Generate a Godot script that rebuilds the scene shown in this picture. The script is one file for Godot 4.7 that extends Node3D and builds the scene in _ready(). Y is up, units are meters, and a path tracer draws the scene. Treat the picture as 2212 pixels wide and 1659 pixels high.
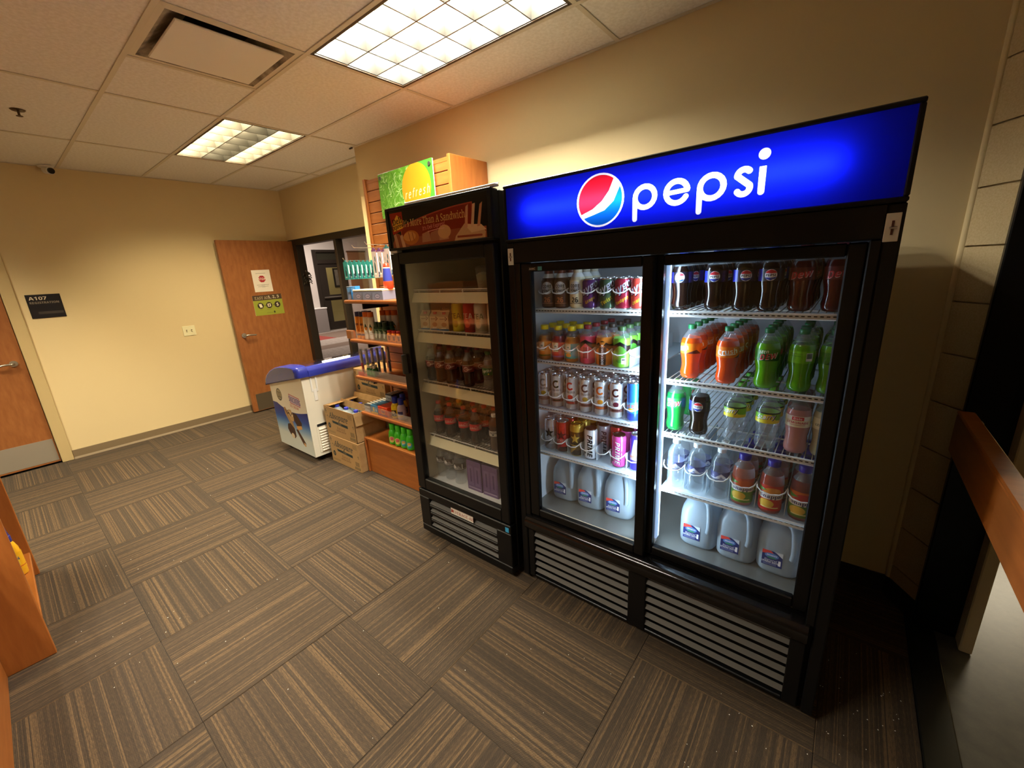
extends Node3D
# A small campus shop at night: coolers, shelving, freezer, ceiling troffers. Units are metres, y is up.
# x runs along the cooler wall (0 = far wall with the doors), z grows from the cooler wall into the room.

const T := 0.6096
const HC := 2.714
var rng := RandomNumberGenerator.new()
var mats := {}
var taken := {}
var fonts := {}
var glyphs := {}
var cells := {}
var protos := {}
var shapes := {}
var atlas: Image

func _ready() -> void:
	rng.seed = 11
	# ---- camera
	var cam := Camera3D.new()
	cam.name = "camera"
	cam.position = Vector3(5.8584, 1.5991, 2.3793)
	cam.rotation = Vector3(-0.2689, 0.6849, -0.0532)
	cam.fov = 85.636
	cam.near = 0.05
	cam.far = 60.0
	add_child(cam)
	# ---- surroundings and exposure
	var we := WorldEnvironment.new()
	we.name = "surroundings"
	var env := Environment.new()
	env.background_mode = Environment.BG_COLOR
	env.background_color = Color(0, 0, 0)
	env.tonemap_mode = Environment.TONE_MAPPER_LINEAR
	env.tonemap_exposure = 1.32
	env.sdfgi_enabled = true
	env.ssao_enabled = true
	env.ssil_enabled = true
	we.environment = env
	add_child(we)
	# ---- the place
	atlas = Image.create(2048, 2048, false, Image.FORMAT_RGBA8)
	atlas.fill(Color(0.8, 0.8, 0.8))
	make_materials()
	build_room()
	build_ceiling()
	build_lobby()
	build_doorway()
	# ---- furniture
	build_wide_cooler()
	build_deli_cooler()
	build_shelf_unit()
	build_freezer()
	build_cartons()
	build_near_shelving()
	# ---- wall fittings and signs
	build_fittings()
	# ---- goods
	stock_wide_cooler()
	stock_deli_cooler()
	stock_shelf_unit()
	carpet_lint()
	finish_atlas()

# ------------------------------------------------------------------ nodes

func numbered(called: String) -> String:
	var k: int = taken.get(called, 0)
	taken[called] = k + 1
	return called if k == 0 else "%s_%03d" % [called, k]

func tag(o: Node, label: String, category := "", group := "", kind := "") -> void:
	if label: o.set_meta("label", label)
	if category: o.set_meta("category", category)
	if group: o.set_meta("group", group)
	if kind: o.set_meta("kind", kind)

func thing(called: String, label: String, category: String, at := Vector3.ZERO, group := "") -> Node3D:
	var o := Node3D.new()
	o.name = numbered(called)
	o.position = at
	add_child(o)
	tag(o, label, category, group)
	return o

func wpos(o: Node) -> Vector3:
	var p := Vector3.ZERO
	while o is Node3D and o != self:
		p += o.position
		o = o.get_parent()
	return p

# a part whose shape is given in world coordinates
func part(parent: Node, called: String, mb: MB, m: Material, label := "") -> MeshInstance3D:
	var o := MeshInstance3D.new()
	o.name = called
	o.mesh = mb.mesh(wpos(parent))
	o.material_override = m
	parent.add_child(o, true)
	if label: o.set_meta("label", label)
	return o

func share(parent: Node, called: String, me: Mesh, m: Material, at := Vector3.ZERO, turn := Vector3.ZERO) -> MeshInstance3D:
	var o := MeshInstance3D.new()
	o.name = called
	o.mesh = me
	o.material_override = m
	o.position = at
	o.rotation = turn
	parent.add_child(o, true)
	return o

func struct(called: String, label: String, mb: MB, m: Material, at := Vector3.ZERO) -> MeshInstance3D:
	var o := MeshInstance3D.new()
	o.name = called
	o.position = at
	o.mesh = mb.mesh(at)
	o.material_override = m
	add_child(o)
	o.set_meta("kind", "structure")
	if label: o.set_meta("label", label)
	return o

func frame_root(called: String, label: String, at: Vector3) -> Node3D:
	var o := Node3D.new()
	o.name = called
	o.position = at
	add_child(o)
	o.set_meta("kind", "structure")
	o.set_meta("label", label)
	return o

func area_light(parent: Node, called: String, at: Vector3, aim: Vector3, size: Vector2, c: Color, energy: float) -> AreaLight3D:
	var l := AreaLight3D.new()
	l.name = called
	l.area_size = size
	l.light_color = c
	l.light_energy = energy
	l.area_range = 14.0
	l.area_attenuation = 2.0
	l.shadow_enabled = true
	parent.add_child(l, true)
	l.position = at - wpos(parent)
	var up := Vector3.RIGHT if absf(aim.normalized().y) > 0.9 else Vector3.UP
	l.basis = Basis.looking_at(aim, up)
	return l

# ------------------------------------------------------------------ mesh builder

class MB:
	var v := PackedVector3Array()
	var n := PackedVector3Array()
	var t := PackedVector2Array()

	func tri(a: Vector3, b: Vector3, c: Vector3, na: Vector3, nb: Vector3, nc: Vector3, ua := Vector2.ZERO, ub := Vector2.ZERO, uc := Vector2.ZERO) -> void:
		if (b - a).cross(c - a).dot(na + nb + nc) > 0.0:
			v.append(a); v.append(c); v.append(b)
			n.append(na); n.append(nc); n.append(nb)
			t.append(ua); t.append(uc); t.append(ub)
		else:
			v.append(a); v.append(b); v.append(c)
			n.append(na); n.append(nb); n.append(nc)
			t.append(ua); t.append(ub); t.append(uc)

	static func flat_uv(p: Vector3, nn: Vector3) -> Vector2:
		var a := nn.abs()
		if a.x >= a.y and a.x >= a.z: return Vector2(p.z, -p.y)
		if a.y >= a.z: return Vector2(p.x, p.z)
		return Vector2(p.x, -p.y)

	func face(a: Vector3, b: Vector3, c: Vector3, d: Vector3, nn: Vector3) -> void:
		tri(a, b, c, nn, nn, nn, flat_uv(a, nn), flat_uv(b, nn), flat_uv(c, nn))
		tri(a, c, d, nn, nn, nn, flat_uv(a, nn), flat_uv(c, nn), flat_uv(d, nn))

	# a printed quad: corners top-left, top-right, bottom-right, bottom-left
	func print_quad(a: Vector3, b: Vector3, c: Vector3, d: Vector3, r := Rect2(0, 0, 1, 1)) -> void:
		var nn := (d - a).cross(b - a).normalized()
		var ua := r.position
		var ub := r.position + Vector2(r.size.x, 0)
		var uc := r.end
		var ud := r.position + Vector2(0, r.size.y)
		tri(a, b, c, nn, nn, nn, ua, ub, uc)
		tri(a, c, d, nn, nn, nn, ua, uc, ud)

	func free_quad(a: Vector3, b: Vector3, c: Vector3, d: Vector3, out: Vector3) -> void:
		var nn := (b - a).cross(c - a)
		if nn.length_squared() < 1e-16: nn = (c - a).cross(d - a)
		nn = nn.normalized()
		if nn.dot(out) < 0.0: nn = -nn
		face(a, b, c, d, nn)

	func box(lo: Vector3, hi: Vector3, bev := 0.0) -> MB:
		var s := hi - lo
		bev = minf(bev, minf(s.x, minf(s.y, s.z)) * 0.45)
		var c := (lo + hi) * 0.5
		var h := s * 0.5
		var ax := [Vector3.RIGHT, Vector3.UP, Vector3.BACK]
		for i in 3:
			for sg in [-1.0, 1.0]:
				var j := (i + 1) % 3
				var k := (i + 2) % 3
				var o: Vector3 = ax[i] * (h[i] * sg)
				var p: Vector3 = ax[j] * (h[j] - bev)
				var q: Vector3 = ax[k] * (h[k] - bev)
				face(c + o - p - q, c + o + p - q, c + o + p + q, c + o - p + q, ax[i] * sg)
		if bev > 0.0:
			for i in 3:
				var j := (i + 1) % 3
				var k := (i + 2) % 3
				for sj in [-1.0, 1.0]:
					for sk in [-1.0, 1.0]:
						var e: Vector3 = ax[i] * (h[i] - bev)
						var a: Vector3 = ax[j] * (h[j] * sj) + ax[k] * ((h[k] - bev) * sk)
						var b: Vector3 = ax[j] * ((h[j] - bev) * sj) + ax[k] * (h[k] * sk)
						face(c - e + a, c + e + a, c + e + b, c - e + b, (ax[j] * sj + ax[k] * sk).normalized())
			for sx in [-1.0, 1.0]:
				for sy in [-1.0, 1.0]:
					for sz in [-1.0, 1.0]:
						var nn := Vector3(sx, sy, sz).normalized()
						var a := c + Vector3(h.x * sx, (h.y - bev) * sy, (h.z - bev) * sz)
						var b := c + Vector3((h.x - bev) * sx, h.y * sy, (h.z - bev) * sz)
						var d := c + Vector3((h.x - bev) * sx, (h.y - bev) * sy, h.z * sz)
						tri(a, b, d, nn, nn, nn)
		return self

	# profile of Vector2(radius, height), turned about the y axis through c; u = 0.5 faces +z
	func lathe(prof: Array, segs := 20, c := Vector3.ZERO, r := Rect2(0, 0, 1, 1)) -> MB:
		var m := prof.size()
		var sn := []
		var lo: float = prof[0].y
		var hi: float = prof[0].y
		for p in prof:
			lo = minf(lo, p.y); hi = maxf(hi, p.y)
		for i in m - 1:
			var d: Vector2 = prof[i + 1] - prof[i]
			sn.append(Vector2(d.y, -d.x).normalized())
		var ring := []
		for k in segs + 1:
			var a := -PI + TAU * k / segs
			ring.append(Vector2(sin(a), cos(a)))
		for i in m - 1:
			var p: Vector2 = prof[i]
			var q: Vector2 = prof[i + 1]
			var n0: Vector2 = sn[i]
			var n1: Vector2 = sn[i]
			if i > 0 and sn[i - 1].dot(sn[i]) > 0.6: n0 = (sn[i - 1] + sn[i]).normalized()
			if i < m - 2 and sn[i + 1].dot(sn[i]) > 0.6: n1 = (sn[i + 1] + sn[i]).normalized()
			var vp := (hi - p.y) / maxf(hi - lo, 1e-6)
			var vq := (hi - q.y) / maxf(hi - lo, 1e-6)
			for k in segs:
				var e: Vector2 = ring[k]
				var f: Vector2 = ring[k + 1]
				var a := c + Vector3(e.x * p.x, p.y, e.y * p.x)
				var b := c + Vector3(f.x * p.x, p.y, f.y * p.x)
				var cc := c + Vector3(f.x * q.x, q.y, f.y * q.x)
				var d := c + Vector3(e.x * q.x, q.y, e.y * q.x)
				var na := Vector3(e.x * n0.x, n0.y, e.y * n0.x)
				var nb := Vector3(f.x * n0.x, n0.y, f.y * n0.x)
				var nc := Vector3(f.x * n1.x, n1.y, f.y * n1.x)
				var nd := Vector3(e.x * n1.x, n1.y, e.y * n1.x)
				var u0 := r.position.x + r.size.x * k / segs
				var u1 := r.position.x + r.size.x * (k + 1) / segs
				var v0 := r.position.y + r.size.y * vp
				var v1 := r.position.y + r.size.y * vq
				if p.x > 1e-6: tri(a, b, cc, na, nb, nc, Vector2(u0, v0), Vector2(u1, v0), Vector2(u1, v1))
				if q.x > 1e-6: tri(a, cc, d, na, nc, nd, Vector2(u0, v0), Vector2(u1, v1), Vector2(u0, v1))
		return self

	# a closed ring of points per level, joined level by level (all with the same count), capped
	func loft(levels: Array, capped := true) -> MB:
		var m: int = levels[0].size()
		for i in levels.size() - 1:
			for k in m:
				var k2 := (k + 1) % m
				var na := ring_normal(levels, i, k)
				var nb := ring_normal(levels, i, k2)
				var nc := ring_normal(levels, i + 1, k2)
				var nd := ring_normal(levels, i + 1, k)
				tri(levels[i][k], levels[i][k2], levels[i + 1][k2], na, nb, nc)
				tri(levels[i][k], levels[i + 1][k2], levels[i + 1][k], na, nc, nd)
		if capped:
			for e in [0, levels.size() - 1]:
				var mid := Vector3.ZERO
				for p in levels[e]: mid += p
				mid /= m
				var inner: Array = levels[1 if e == 0 else levels.size() - 2]
				var c2 := Vector3.ZERO
				for p in inner: c2 += p
				var out := (mid - c2 / m).normalized()
				for k in m: tri(mid, levels[e][k], levels[e][(k + 1) % m], out, out, out)
		return self

	static func ring_normal(levels: Array, i: int, k: int) -> Vector3:
		var m: int = levels[0].size()
		var around: Vector3 = levels[i][(k + 1) % m] - levels[i][(k + m - 1) % m]
		var along: Vector3 = levels[mini(i + 1, levels.size() - 1)][k] - levels[maxi(i - 1, 0)][k]
		var nn := around.cross(along)
		if nn.length_squared() < 1e-14: return Vector3.UP
		nn = nn.normalized()
		var mid := Vector3.ZERO
		for p in levels[i]: mid += p
		mid /= m
		return nn if nn.dot(levels[i][k] - mid) >= 0.0 else -nn

	func tube(path: Array, r: float, segs := 6) -> MB:
		var levels := []
		var side := Vector3.ZERO
		for i in path.size():
			var d: Vector3 = (path[mini(i + 1, path.size() - 1)] - path[maxi(i - 1, 0)]).normalized()
			if side == Vector3.ZERO or absf(side.dot(d)) > 0.95:
				side = d.cross(Vector3.UP if absf(d.y) < 0.9 else Vector3.RIGHT).normalized()
			else:
				side = (side - d * side.dot(d)).normalized()
			var up := d.cross(side).normalized()
			var ring := []
			for k in segs:
				var a := TAU * k / segs
				ring.append(path[i] + (side * cos(a) + up * sin(a)) * r)
			levels.append(ring)
		return loft(levels)

	# polygon in the plane of axes ex, ey at o, pushed along ez
	func prism(poly: PackedVector2Array, o: Vector3, ex: Vector3, ey: Vector3, ez: Vector3, smooth := false) -> MB:
		var idx := Geometry2D.triangulate_polygon(poly)
		var out := ez.normalized()
		for k in range(0, idx.size(), 3):
			var q := []
			for j in 3: q.append(o + ex * poly[idx[k + j]].x + ey * poly[idx[k + j]].y)
			tri(q[0], q[1], q[2], -out, -out, -out, poly[idx[k]], poly[idx[k + 1]], poly[idx[k + 2]])
			tri(q[0] + ez, q[1] + ez, q[2] + ez, out, out, out, poly[idx[k]], poly[idx[k + 1]], poly[idx[k + 2]])
		var cw := 0.0
		for i in poly.size():
			var p := poly[i]
			var q := poly[(i + 1) % poly.size()]
			cw += p.x * q.y - q.x * p.y
		var sgn := 1.0 if cw > 0.0 else -1.0
		var m := poly.size()
		var nrm := []
		for i in m:
			var d := poly[(i + 1) % m] - poly[i]
			nrm.append((ex * d.y - ey * d.x).normalized() * sgn)
		for i in m:
			var a := o + ex * poly[i].x + ey * poly[i].y
			var b := o + ex * poly[(i + 1) % m].x + ey * poly[(i + 1) % m].y
			var na: Vector3 = nrm[i]
			var nb: Vector3 = nrm[i]
			if smooth:
				if nrm[(i + m - 1) % m].dot(nrm[i]) > 0.6: na = (nrm[(i + m - 1) % m] + nrm[i]).normalized()
				if nrm[(i + 1) % m].dot(nrm[i]) > 0.6: nb = (nrm[(i + 1) % m] + nrm[i]).normalized()
			var l := (b - a).length()
			var dl := ez.length()
			tri(a, b, b + ez, na, nb, nb, Vector2(0, 0), Vector2(l, 0), Vector2(l, dl))
			tri(a, b + ez, a + ez, na, nb, na, Vector2(0, 0), Vector2(l, dl), Vector2(0, dl))
		return self

	func mesh(org := Vector3.ZERO) -> ArrayMesh:
		if org != Vector3.ZERO:
			for i in v.size(): v[i] -= org
		var a := []
		a.resize(Mesh.ARRAY_MAX)
		a[Mesh.ARRAY_VERTEX] = v
		a[Mesh.ARRAY_NORMAL] = n
		a[Mesh.ARRAY_TEX_UV] = t
		var me := ArrayMesh.new()
		me.add_surface_from_arrays(Mesh.PRIMITIVE_TRIANGLES, a)
		return me

func B(x0: float, y0: float, z0: float, x1: float, y1: float, z1: float, bev := 0.0) -> MB:
	return MB.new().box(Vector3(minf(x0, x1), minf(y0, y1), minf(z0, z1)), Vector3(maxf(x0, x1), maxf(y0, y1), maxf(z0, z1)), bev)

func mm(list: Array) -> Array:
	var out := []
	for p in list: out.append(Vector2(p[0], p[1]) * 0.001)
	return out

# ------------------------------------------------------------------ materials

func mat(key: String, c: Color, rough := 0.5, metal := 0.0, more := {}) -> StandardMaterial3D:
	if mats.has(key): return mats[key]
	var m := StandardMaterial3D.new()
	m.resource_name = key
	m.albedo_color = c
	m.roughness = rough
	m.metallic = metal
	for k in more: m.set(k, more[k])
	mats[key] = m
	return m

func rgb(r: int, g: int, b: int) -> Color:
	return Color(r / 255.0, g / 255.0, b / 255.0)

func clear(key: String, c: Color, alpha: float, rough := 0.03) -> StandardMaterial3D:
	c.a = alpha
	return mat(key, c, rough, 0.0, {"transparency": BaseMaterial3D.TRANSPARENCY_ALPHA})

func tex(im: Image) -> ImageTexture:
	return ImageTexture.create_from_image(im)

func glow(key: String, c: Color, energy: float) -> StandardMaterial3D:
	return mat(key, Color(0.9, 0.9, 0.9), 0.6, 0.0, {"emission_enabled": true, "emission": c, "emission_energy_multiplier": energy})

# wood grain running along u (or v), two tones
func wood_image(a: Color, b: Color, seed_: int, along_u: bool, figure := 1.0) -> Image:
	var f := FastNoiseLite.new()
	f.seed = seed_
	f.frequency = 0.02
	f.fractal_octaves = 4
	var g := FastNoiseLite.new()
	g.seed = seed_ + 5
	g.frequency = 0.5
	var w := 320
	var im := Image.create(w, w, false, Image.FORMAT_RGB8)
	for y in w:
		for x in w:
			var u := float(x if along_u else y)
			var s := float(y if along_u else x)
			var k := 0.5 + 0.5 * f.get_noise_2d(u * 0.35 * figure, s * 3.0) + 0.16 * g.get_noise_2d(u * 0.06, s * 1.7)
			im.set_pixel(x, y, a.lerp(b, clampf(k, 0.0, 1.0)))
	return im

func carpet_images(seed_: int) -> Array:
	var r := RandomNumberGenerator.new()
	r.seed = seed_
	var w := 512
	var f := FastNoiseLite.new()
	f.seed = seed_
	f.frequency = 0.035
	var dark := rgb(48, 37, 24)
	var mid := rgb(66, 51, 33)
	var light := rgb(102, 80, 52)
	var tone := PackedFloat32Array()
	tone.resize(w)
	var y := 0
	while y < w:
		var q := r.randf()
		var k := 0.4 + r.randf_range(-0.14, 0.14)
		if q < 0.24: k = r.randf_range(0.62, 0.92)
		elif q < 0.46: k = r.randf_range(0.06, 0.22)
		var n := r.randi_range(2, 6)
		for j in n:
			if y + j < w: tone[y + j] = k
		y += n
	var im := Image.create(w, w, false, Image.FORMAT_RGB8)
	var hm := Image.create(w, w, false, Image.FORMAT_L8)
	for yy in w:
		for x in w:
			var br := f.get_noise_2d(x * 1.1, yy * 9.0)
			var k := clampf(tone[yy] + 0.42 * br + r.randf_range(-0.13, 0.13), 0.0, 1.0)
			var c := dark.lerp(mid, k * 2.0) if k < 0.5 else mid.lerp(light, k * 2.0 - 1.0)
			im.set_pixel(x, yy, c)
			var loop := 0.5 + 0.25 * sin(yy * TAU / 4.0) + 0.25 * sin(x * TAU / 7.0 + float(yy / 4) * 2.1)
			hm.set_pixel(x, yy, Color(loop, loop, loop))
	return [im, hm]

func speckle(w: int, a: Color, b: Color, freq: float, seed_: int, grain := 0.1) -> Image:
	var f := FastNoiseLite.new()
	f.seed = seed_
	f.frequency = freq
	f.fractal_octaves = 4
	var r := RandomNumberGenerator.new()
	r.seed = seed_
	var im := Image.create(w, w, false, Image.FORMAT_RGB8)
	for y in w:
		for x in w:
			im.set_pixel(x, y, a.lerp(b, clampf(0.5 + 0.7 * f.get_noise_2d(x, y) + r.randf_range(-grain, grain), 0.0, 1.0)))
	return im

func bumps(freq: float, seed_: int, w := 256) -> NoiseTexture2D:
	var f := FastNoiseLite.new()
	f.seed = seed_
	f.frequency = freq
	var t := NoiseTexture2D.new()
	t.width = w
	t.height = w
	t.seamless = true
	t.noise = f
	return t

func make_materials() -> void:
	mat("wall", rgb(224, 204, 158), 0.75)
	mat("block", rgb(205, 186, 145), 0.6, 0.0, {"albedo_texture": tex(speckle(128, rgb(236, 230, 220), rgb(255, 255, 255), 0.2, 15, 0.3)), "uv1_scale": Vector3(4, 4, 1)})
	mat("mortar", rgb(196, 178, 138), 0.8)
	mat("lobby_wall", rgb(205, 198, 190), 0.8)
	mat("frame_paint", rgb(200, 178, 130), 0.45)
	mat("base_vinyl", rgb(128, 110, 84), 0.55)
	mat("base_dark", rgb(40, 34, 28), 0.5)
	var tile := speckle(256, rgb(226, 223, 216), rgb(244, 242, 238), 0.06, 9, 0.25)
	mat("ceiling_tile", Color.WHITE, 0.95, 0.0, {"albedo_texture": tex(tile), "uv1_scale": Vector3(2.6, 2.6, 1)})
	mat("grid_metal", rgb(214, 206, 188), 0.5)
	mat("plenum", rgb(60, 56, 50), 0.9)
	for k in 3:
		var two := carpet_images(40 + k)
		mat("carpet%d" % k, Color.WHITE, 0.95, 0.0, {"albedo_texture": tex(two[0]), "heightmap_enabled": true, "heightmap_texture": tex(two[1]), "heightmap_scale": 0.12, "rim_enabled": true, "rim": 0.15})
	mat("subfloor", rgb(40, 34, 28), 0.95)
	var w1 := wood_image(rgb(152, 86, 34), rgb(176, 106, 47), 21, false)
	var w2 := wood_image(rgb(152, 86, 34), rgb(176, 106, 47), 22, true)
	mat("wood_v", Color.WHITE, 0.38, 0.0, {"albedo_texture": tex(w1), "uv1_scale": Vector3(1.5, 1.5, 1)})
	mat("wood_h", Color.WHITE, 0.38, 0.0, {"albedo_texture": tex(w2), "uv1_scale": Vector3(1.5, 1.5, 1)})
	mat("wood_edge", rgb(162, 92, 42), 0.3)
	var w3 := wood_image(rgb(140, 84, 42), rgb(168, 108, 60), 23, false, 2.2)
	mat("door_wood", Color.WHITE, 0.4, 0.0, {"albedo_texture": tex(w3), "uv1_scale": Vector3(1.1, 1.1, 1)})
	mat("black", rgb(14, 14, 15), 0.42, 0.0, {"metallic_specular": 0.38})
	mat("black_satin", rgb(15, 15, 16), 0.34, 0.0, {"metallic_specular": 0.38})
	mat("black_gloss", rgb(16, 15, 15), 0.12)
	mat("gasket", rgb(14, 14, 14), 0.7)
	mat("bronze", rgb(46, 39, 32), 0.42, 0.2)
	mat("steel", rgb(190, 186, 176), 0.28, 0.9)
	mat("brushed", rgb(206, 200, 186), 0.4, 0.75, {"heightmap_enabled": true, "heightmap_texture": bumps(0.02, 6), "heightmap_scale": 0.03})
	mat("grey_slat", rgb(86, 83, 78), 0.5)
	mat("liner", rgb(226, 229, 232), 0.45)
	mat("liner_dull", rgb(176, 172, 152), 0.5)
	mat("floor_metal", rgb(150, 148, 140), 0.35, 0.6)
	mat("white_plastic", rgb(232, 232, 226), 0.4)
	mat("cream_plastic", rgb(238, 232, 192), 0.45)
	mat("wire", rgb(222, 220, 210), 0.4)
	mat("white_paint", rgb(232, 226, 206), 0.4)
	mat("dark_hole", rgb(12, 12, 12), 0.9)
	mat("paper", rgb(238, 234, 226), 0.8)
	clear("glass", Color(0.3, 0.34, 0.33), 0.01)
	clear("acrylic", Color(0.95, 0.93, 0.88), 0.12)
	clear("bottle_clear", Color(0.72, 0.78, 0.8), 0.14, 0.05)
	mat("lane_plastic", Color(0.92, 0.95, 0.96), 0.3, 0.0, {"backlight_enabled": true, "backlight": Color(0.8, 0.85, 0.88)})
	mat("label", Color.WHITE, 0.35)
	mat("can_print", Color.WHITE, 0.25, 0.35)
	mat("aluminium", rgb(200, 200, 202), 0.22, 0.95)
	mat("blue_lid", rgb(48, 58, 158), 0.25)
	mat("louvre", rgb(106, 104, 98), 0.32, 0.7)
	mat("white_matte", rgb(235, 233, 226), 0.7)

# ------------------------------------------------------------------ painting of flat print

func font(face: String, bold: bool, italic: bool) -> Font:
	var key := "%s%s%s" % [face, bold, italic]
	if not fonts.has(key):
		var f := SystemFont.new()
		f.font_names = PackedStringArray([face])
		f.font_weight = 700 if bold else 400
		f.font_italic = italic
		fonts[key] = f
	return fonts[key]

# triangles of a word, its box centred on the origin and 1 high
func word(s: String, face: String, bold: bool, italic: bool) -> PackedVector2Array:
	var key := "%s|%s%s%s" % [s, face, bold, italic]
	if glyphs.has(key): return glyphs[key]
	var tm := TextMesh.new()
	tm.font = font(face, bold, italic)
	tm.text = s
	tm.font_size = 48
	tm.pixel_size = 1.0
	tm.depth = 0.0
	tm.curve_step = 3.0
	var out := PackedVector2Array()
	var a: PackedVector3Array = tm.surface_get_arrays(0)[Mesh.ARRAY_VERTEX]
	var lo := Vector2(1e9, 1e9)
	var hi := -lo
	for p in a:
		lo = lo.min(Vector2(p.x, p.y)); hi = hi.max(Vector2(p.x, p.y))
	var c := (lo + hi) * 0.5
	for p in a: out.append(Vector2(p.x - c.x, c.y - p.y) / (hi.y - lo.y))
	glyphs[key] = out
	return out

class Pad:   # a picture drawn in millimetres from its centre, y down
	var im: Image
	var k: Vector2
	var o: Vector2
	func _init(w: int, h: int, wmm: float, hmm: float, bg: Color) -> void:
		im = Image.create(w * 2, h * 2, false, Image.FORMAT_RGBA8)
		im.fill(bg)
		k = Vector2(w * 2 / wmm, h * 2 / hmm)
		o = Vector2(w, h)
	func poly(pts: PackedVector2Array, c: Color) -> void:
		var q := PackedVector2Array()
		var lo := 1e9
		var hi := -1e9
		for p in pts:
			var e := p * k + o
			q.append(e)
			lo = minf(lo, e.y); hi = maxf(hi, e.y)
		var m := q.size()
		for y in range(maxi(0, int(floor(lo))), mini(im.get_height() - 1, int(ceil(hi))) + 1):
			var yc := y + 0.5
			var xs := []
			for i in m:
				var a := q[i]
				var b := q[(i + 1) % m]
				if (a.y <= yc) != (b.y <= yc): xs.append(a.x + (yc - a.y) / (b.y - a.y) * (b.x - a.x))
			xs.sort()
			for i in range(0, xs.size() - 1, 2):
				var x0 := int(ceil(xs[i] - 0.5))
				var x1 := int(ceil(xs[i + 1] - 0.5))
				if x1 > x0: im.fill_rect(Rect2i(x0, y, x1 - x0, 1), c)
	func rect(x0: float, y0: float, x1: float, y1: float, c: Color) -> void:
		var a := Vector2(minf(x0, x1), minf(y0, y1)) * k + o
		var b := Vector2(maxf(x0, x1), maxf(y0, y1)) * k + o
		im.fill_rect(Rect2i(Vector2i(a.round()), Vector2i((b.round() - a.round()).max(Vector2.ONE))), c)
	func oval(cx: float, cy: float, rx: float, ry: float, c: Color, turn := 0.0) -> void:
		var pts := PackedVector2Array()
		for i in 36: pts.append(Vector2(cx, cy) + Vector2(cos(TAU * i / 36) * rx, sin(TAU * i / 36) * ry).rotated(turn))
		poly(pts, c)
	func tris(t: PackedVector2Array, x: Transform2D, c: Color) -> void:
		for i in range(0, t.size(), 3): poly(PackedVector2Array([x * t[i], x * t[i + 1], x * t[i + 2]]), c)
	func stroke(path: Array, w: float, c: Color) -> void:
		for i in path.size() - 1:
			var a := Vector2(path[i][0], path[i][1])
			var b := Vector2(path[i + 1][0], path[i + 1][1])
			var s := (b - a).orthogonal().normalized() * w * 0.5
			poly(PackedVector2Array([a + s, b + s, b - s, a - s]), c)
			oval(b.x, b.y, w * 0.5, w * 0.5, c)
	func done() -> Image:
		im.shrink_x2()
		return im

# ops: ["r",x0,y0,x1,y1,c] ["e",cx,cy,rx,ry,c,turn] ["p",[[x,y]..],c] ["s",[[x,y]..],width,c] ["t",text,cx,cy,height,c,style,turn,stretch]
func paint(p: Pad, ops: Array) -> void:
	for o in ops:
		match o[0]:
			"r": p.rect(o[1], o[2], o[3], o[4], o[5])
			"e": p.oval(o[1], o[2], o[3], o[4], o[5], o[6] if o.size() > 6 else 0.0)
			"p":
				var q := PackedVector2Array()
				for e in o[1]: q.append(Vector2(e[0], e[1]))
				p.poly(q, o[2])
			"s": p.stroke(o[1], o[2], o[3])
			"t":
				var st: String = o[6] if o.size() > 6 else ""
				var face := "Droid Serif" if "s" in st else "Droid Sans"
				var tw := word(o[1], face, "b" in st, "i" in st)
				var turn: float = o[7] if o.size() > 7 else 0.0
				var wide: float = o[8] if o.size() > 8 else 1.0
				var x := Transform2D(turn, Vector2(o[2], o[3])) * Transform2D(Vector2(o[4] * wide, 0), Vector2(-0.3 * o[4] if "k" in st else 0.0, o[4]), Vector2.ZERO)
				p.tris(tw, x, o[5])

# one label of the shared sheet; returns its rectangle on it
func cell(key: String, wmm: float, hmm: float, bg: Color, ops: Array) -> Rect2:
	if cells.has(key): return cells[key]
	var k := cells.size()
	var p := Pad.new(226, 226, wmm, hmm, bg)
	paint(p, ops)
	var im := p.done()
	var at := Vector2i(k % 9, k / 9) * 226
	atlas.blit_rect(im, Rect2i(0, 0, 226, 226), at)
	var r := Rect2((Vector2(at) + Vector2(1, 1)) / 2048.0, Vector2(224, 224) / 2048.0)
	cells[key] = r
	return r

func finish_atlas() -> void:
	var t := tex(atlas)
	mats["label"].albedo_texture = t
	mats["can_print"].albedo_texture = t
	print("labels on the sheet: ", cells.size())

func printed(key: String, w: int, h: int, wmm: float, hmm: float, bg: Color, ops: Array, rough := 0.45, more := {}) -> StandardMaterial3D:
	if mats.has(key): return mats[key]
	var p := Pad.new(w, h, wmm, hmm, bg)
	paint(p, ops)
	return mat(key, Color.WHITE, rough, 0.0, {"albedo_texture": tex(p.done())}.merged(more))

# ------------------------------------------------------------------ the room

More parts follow.
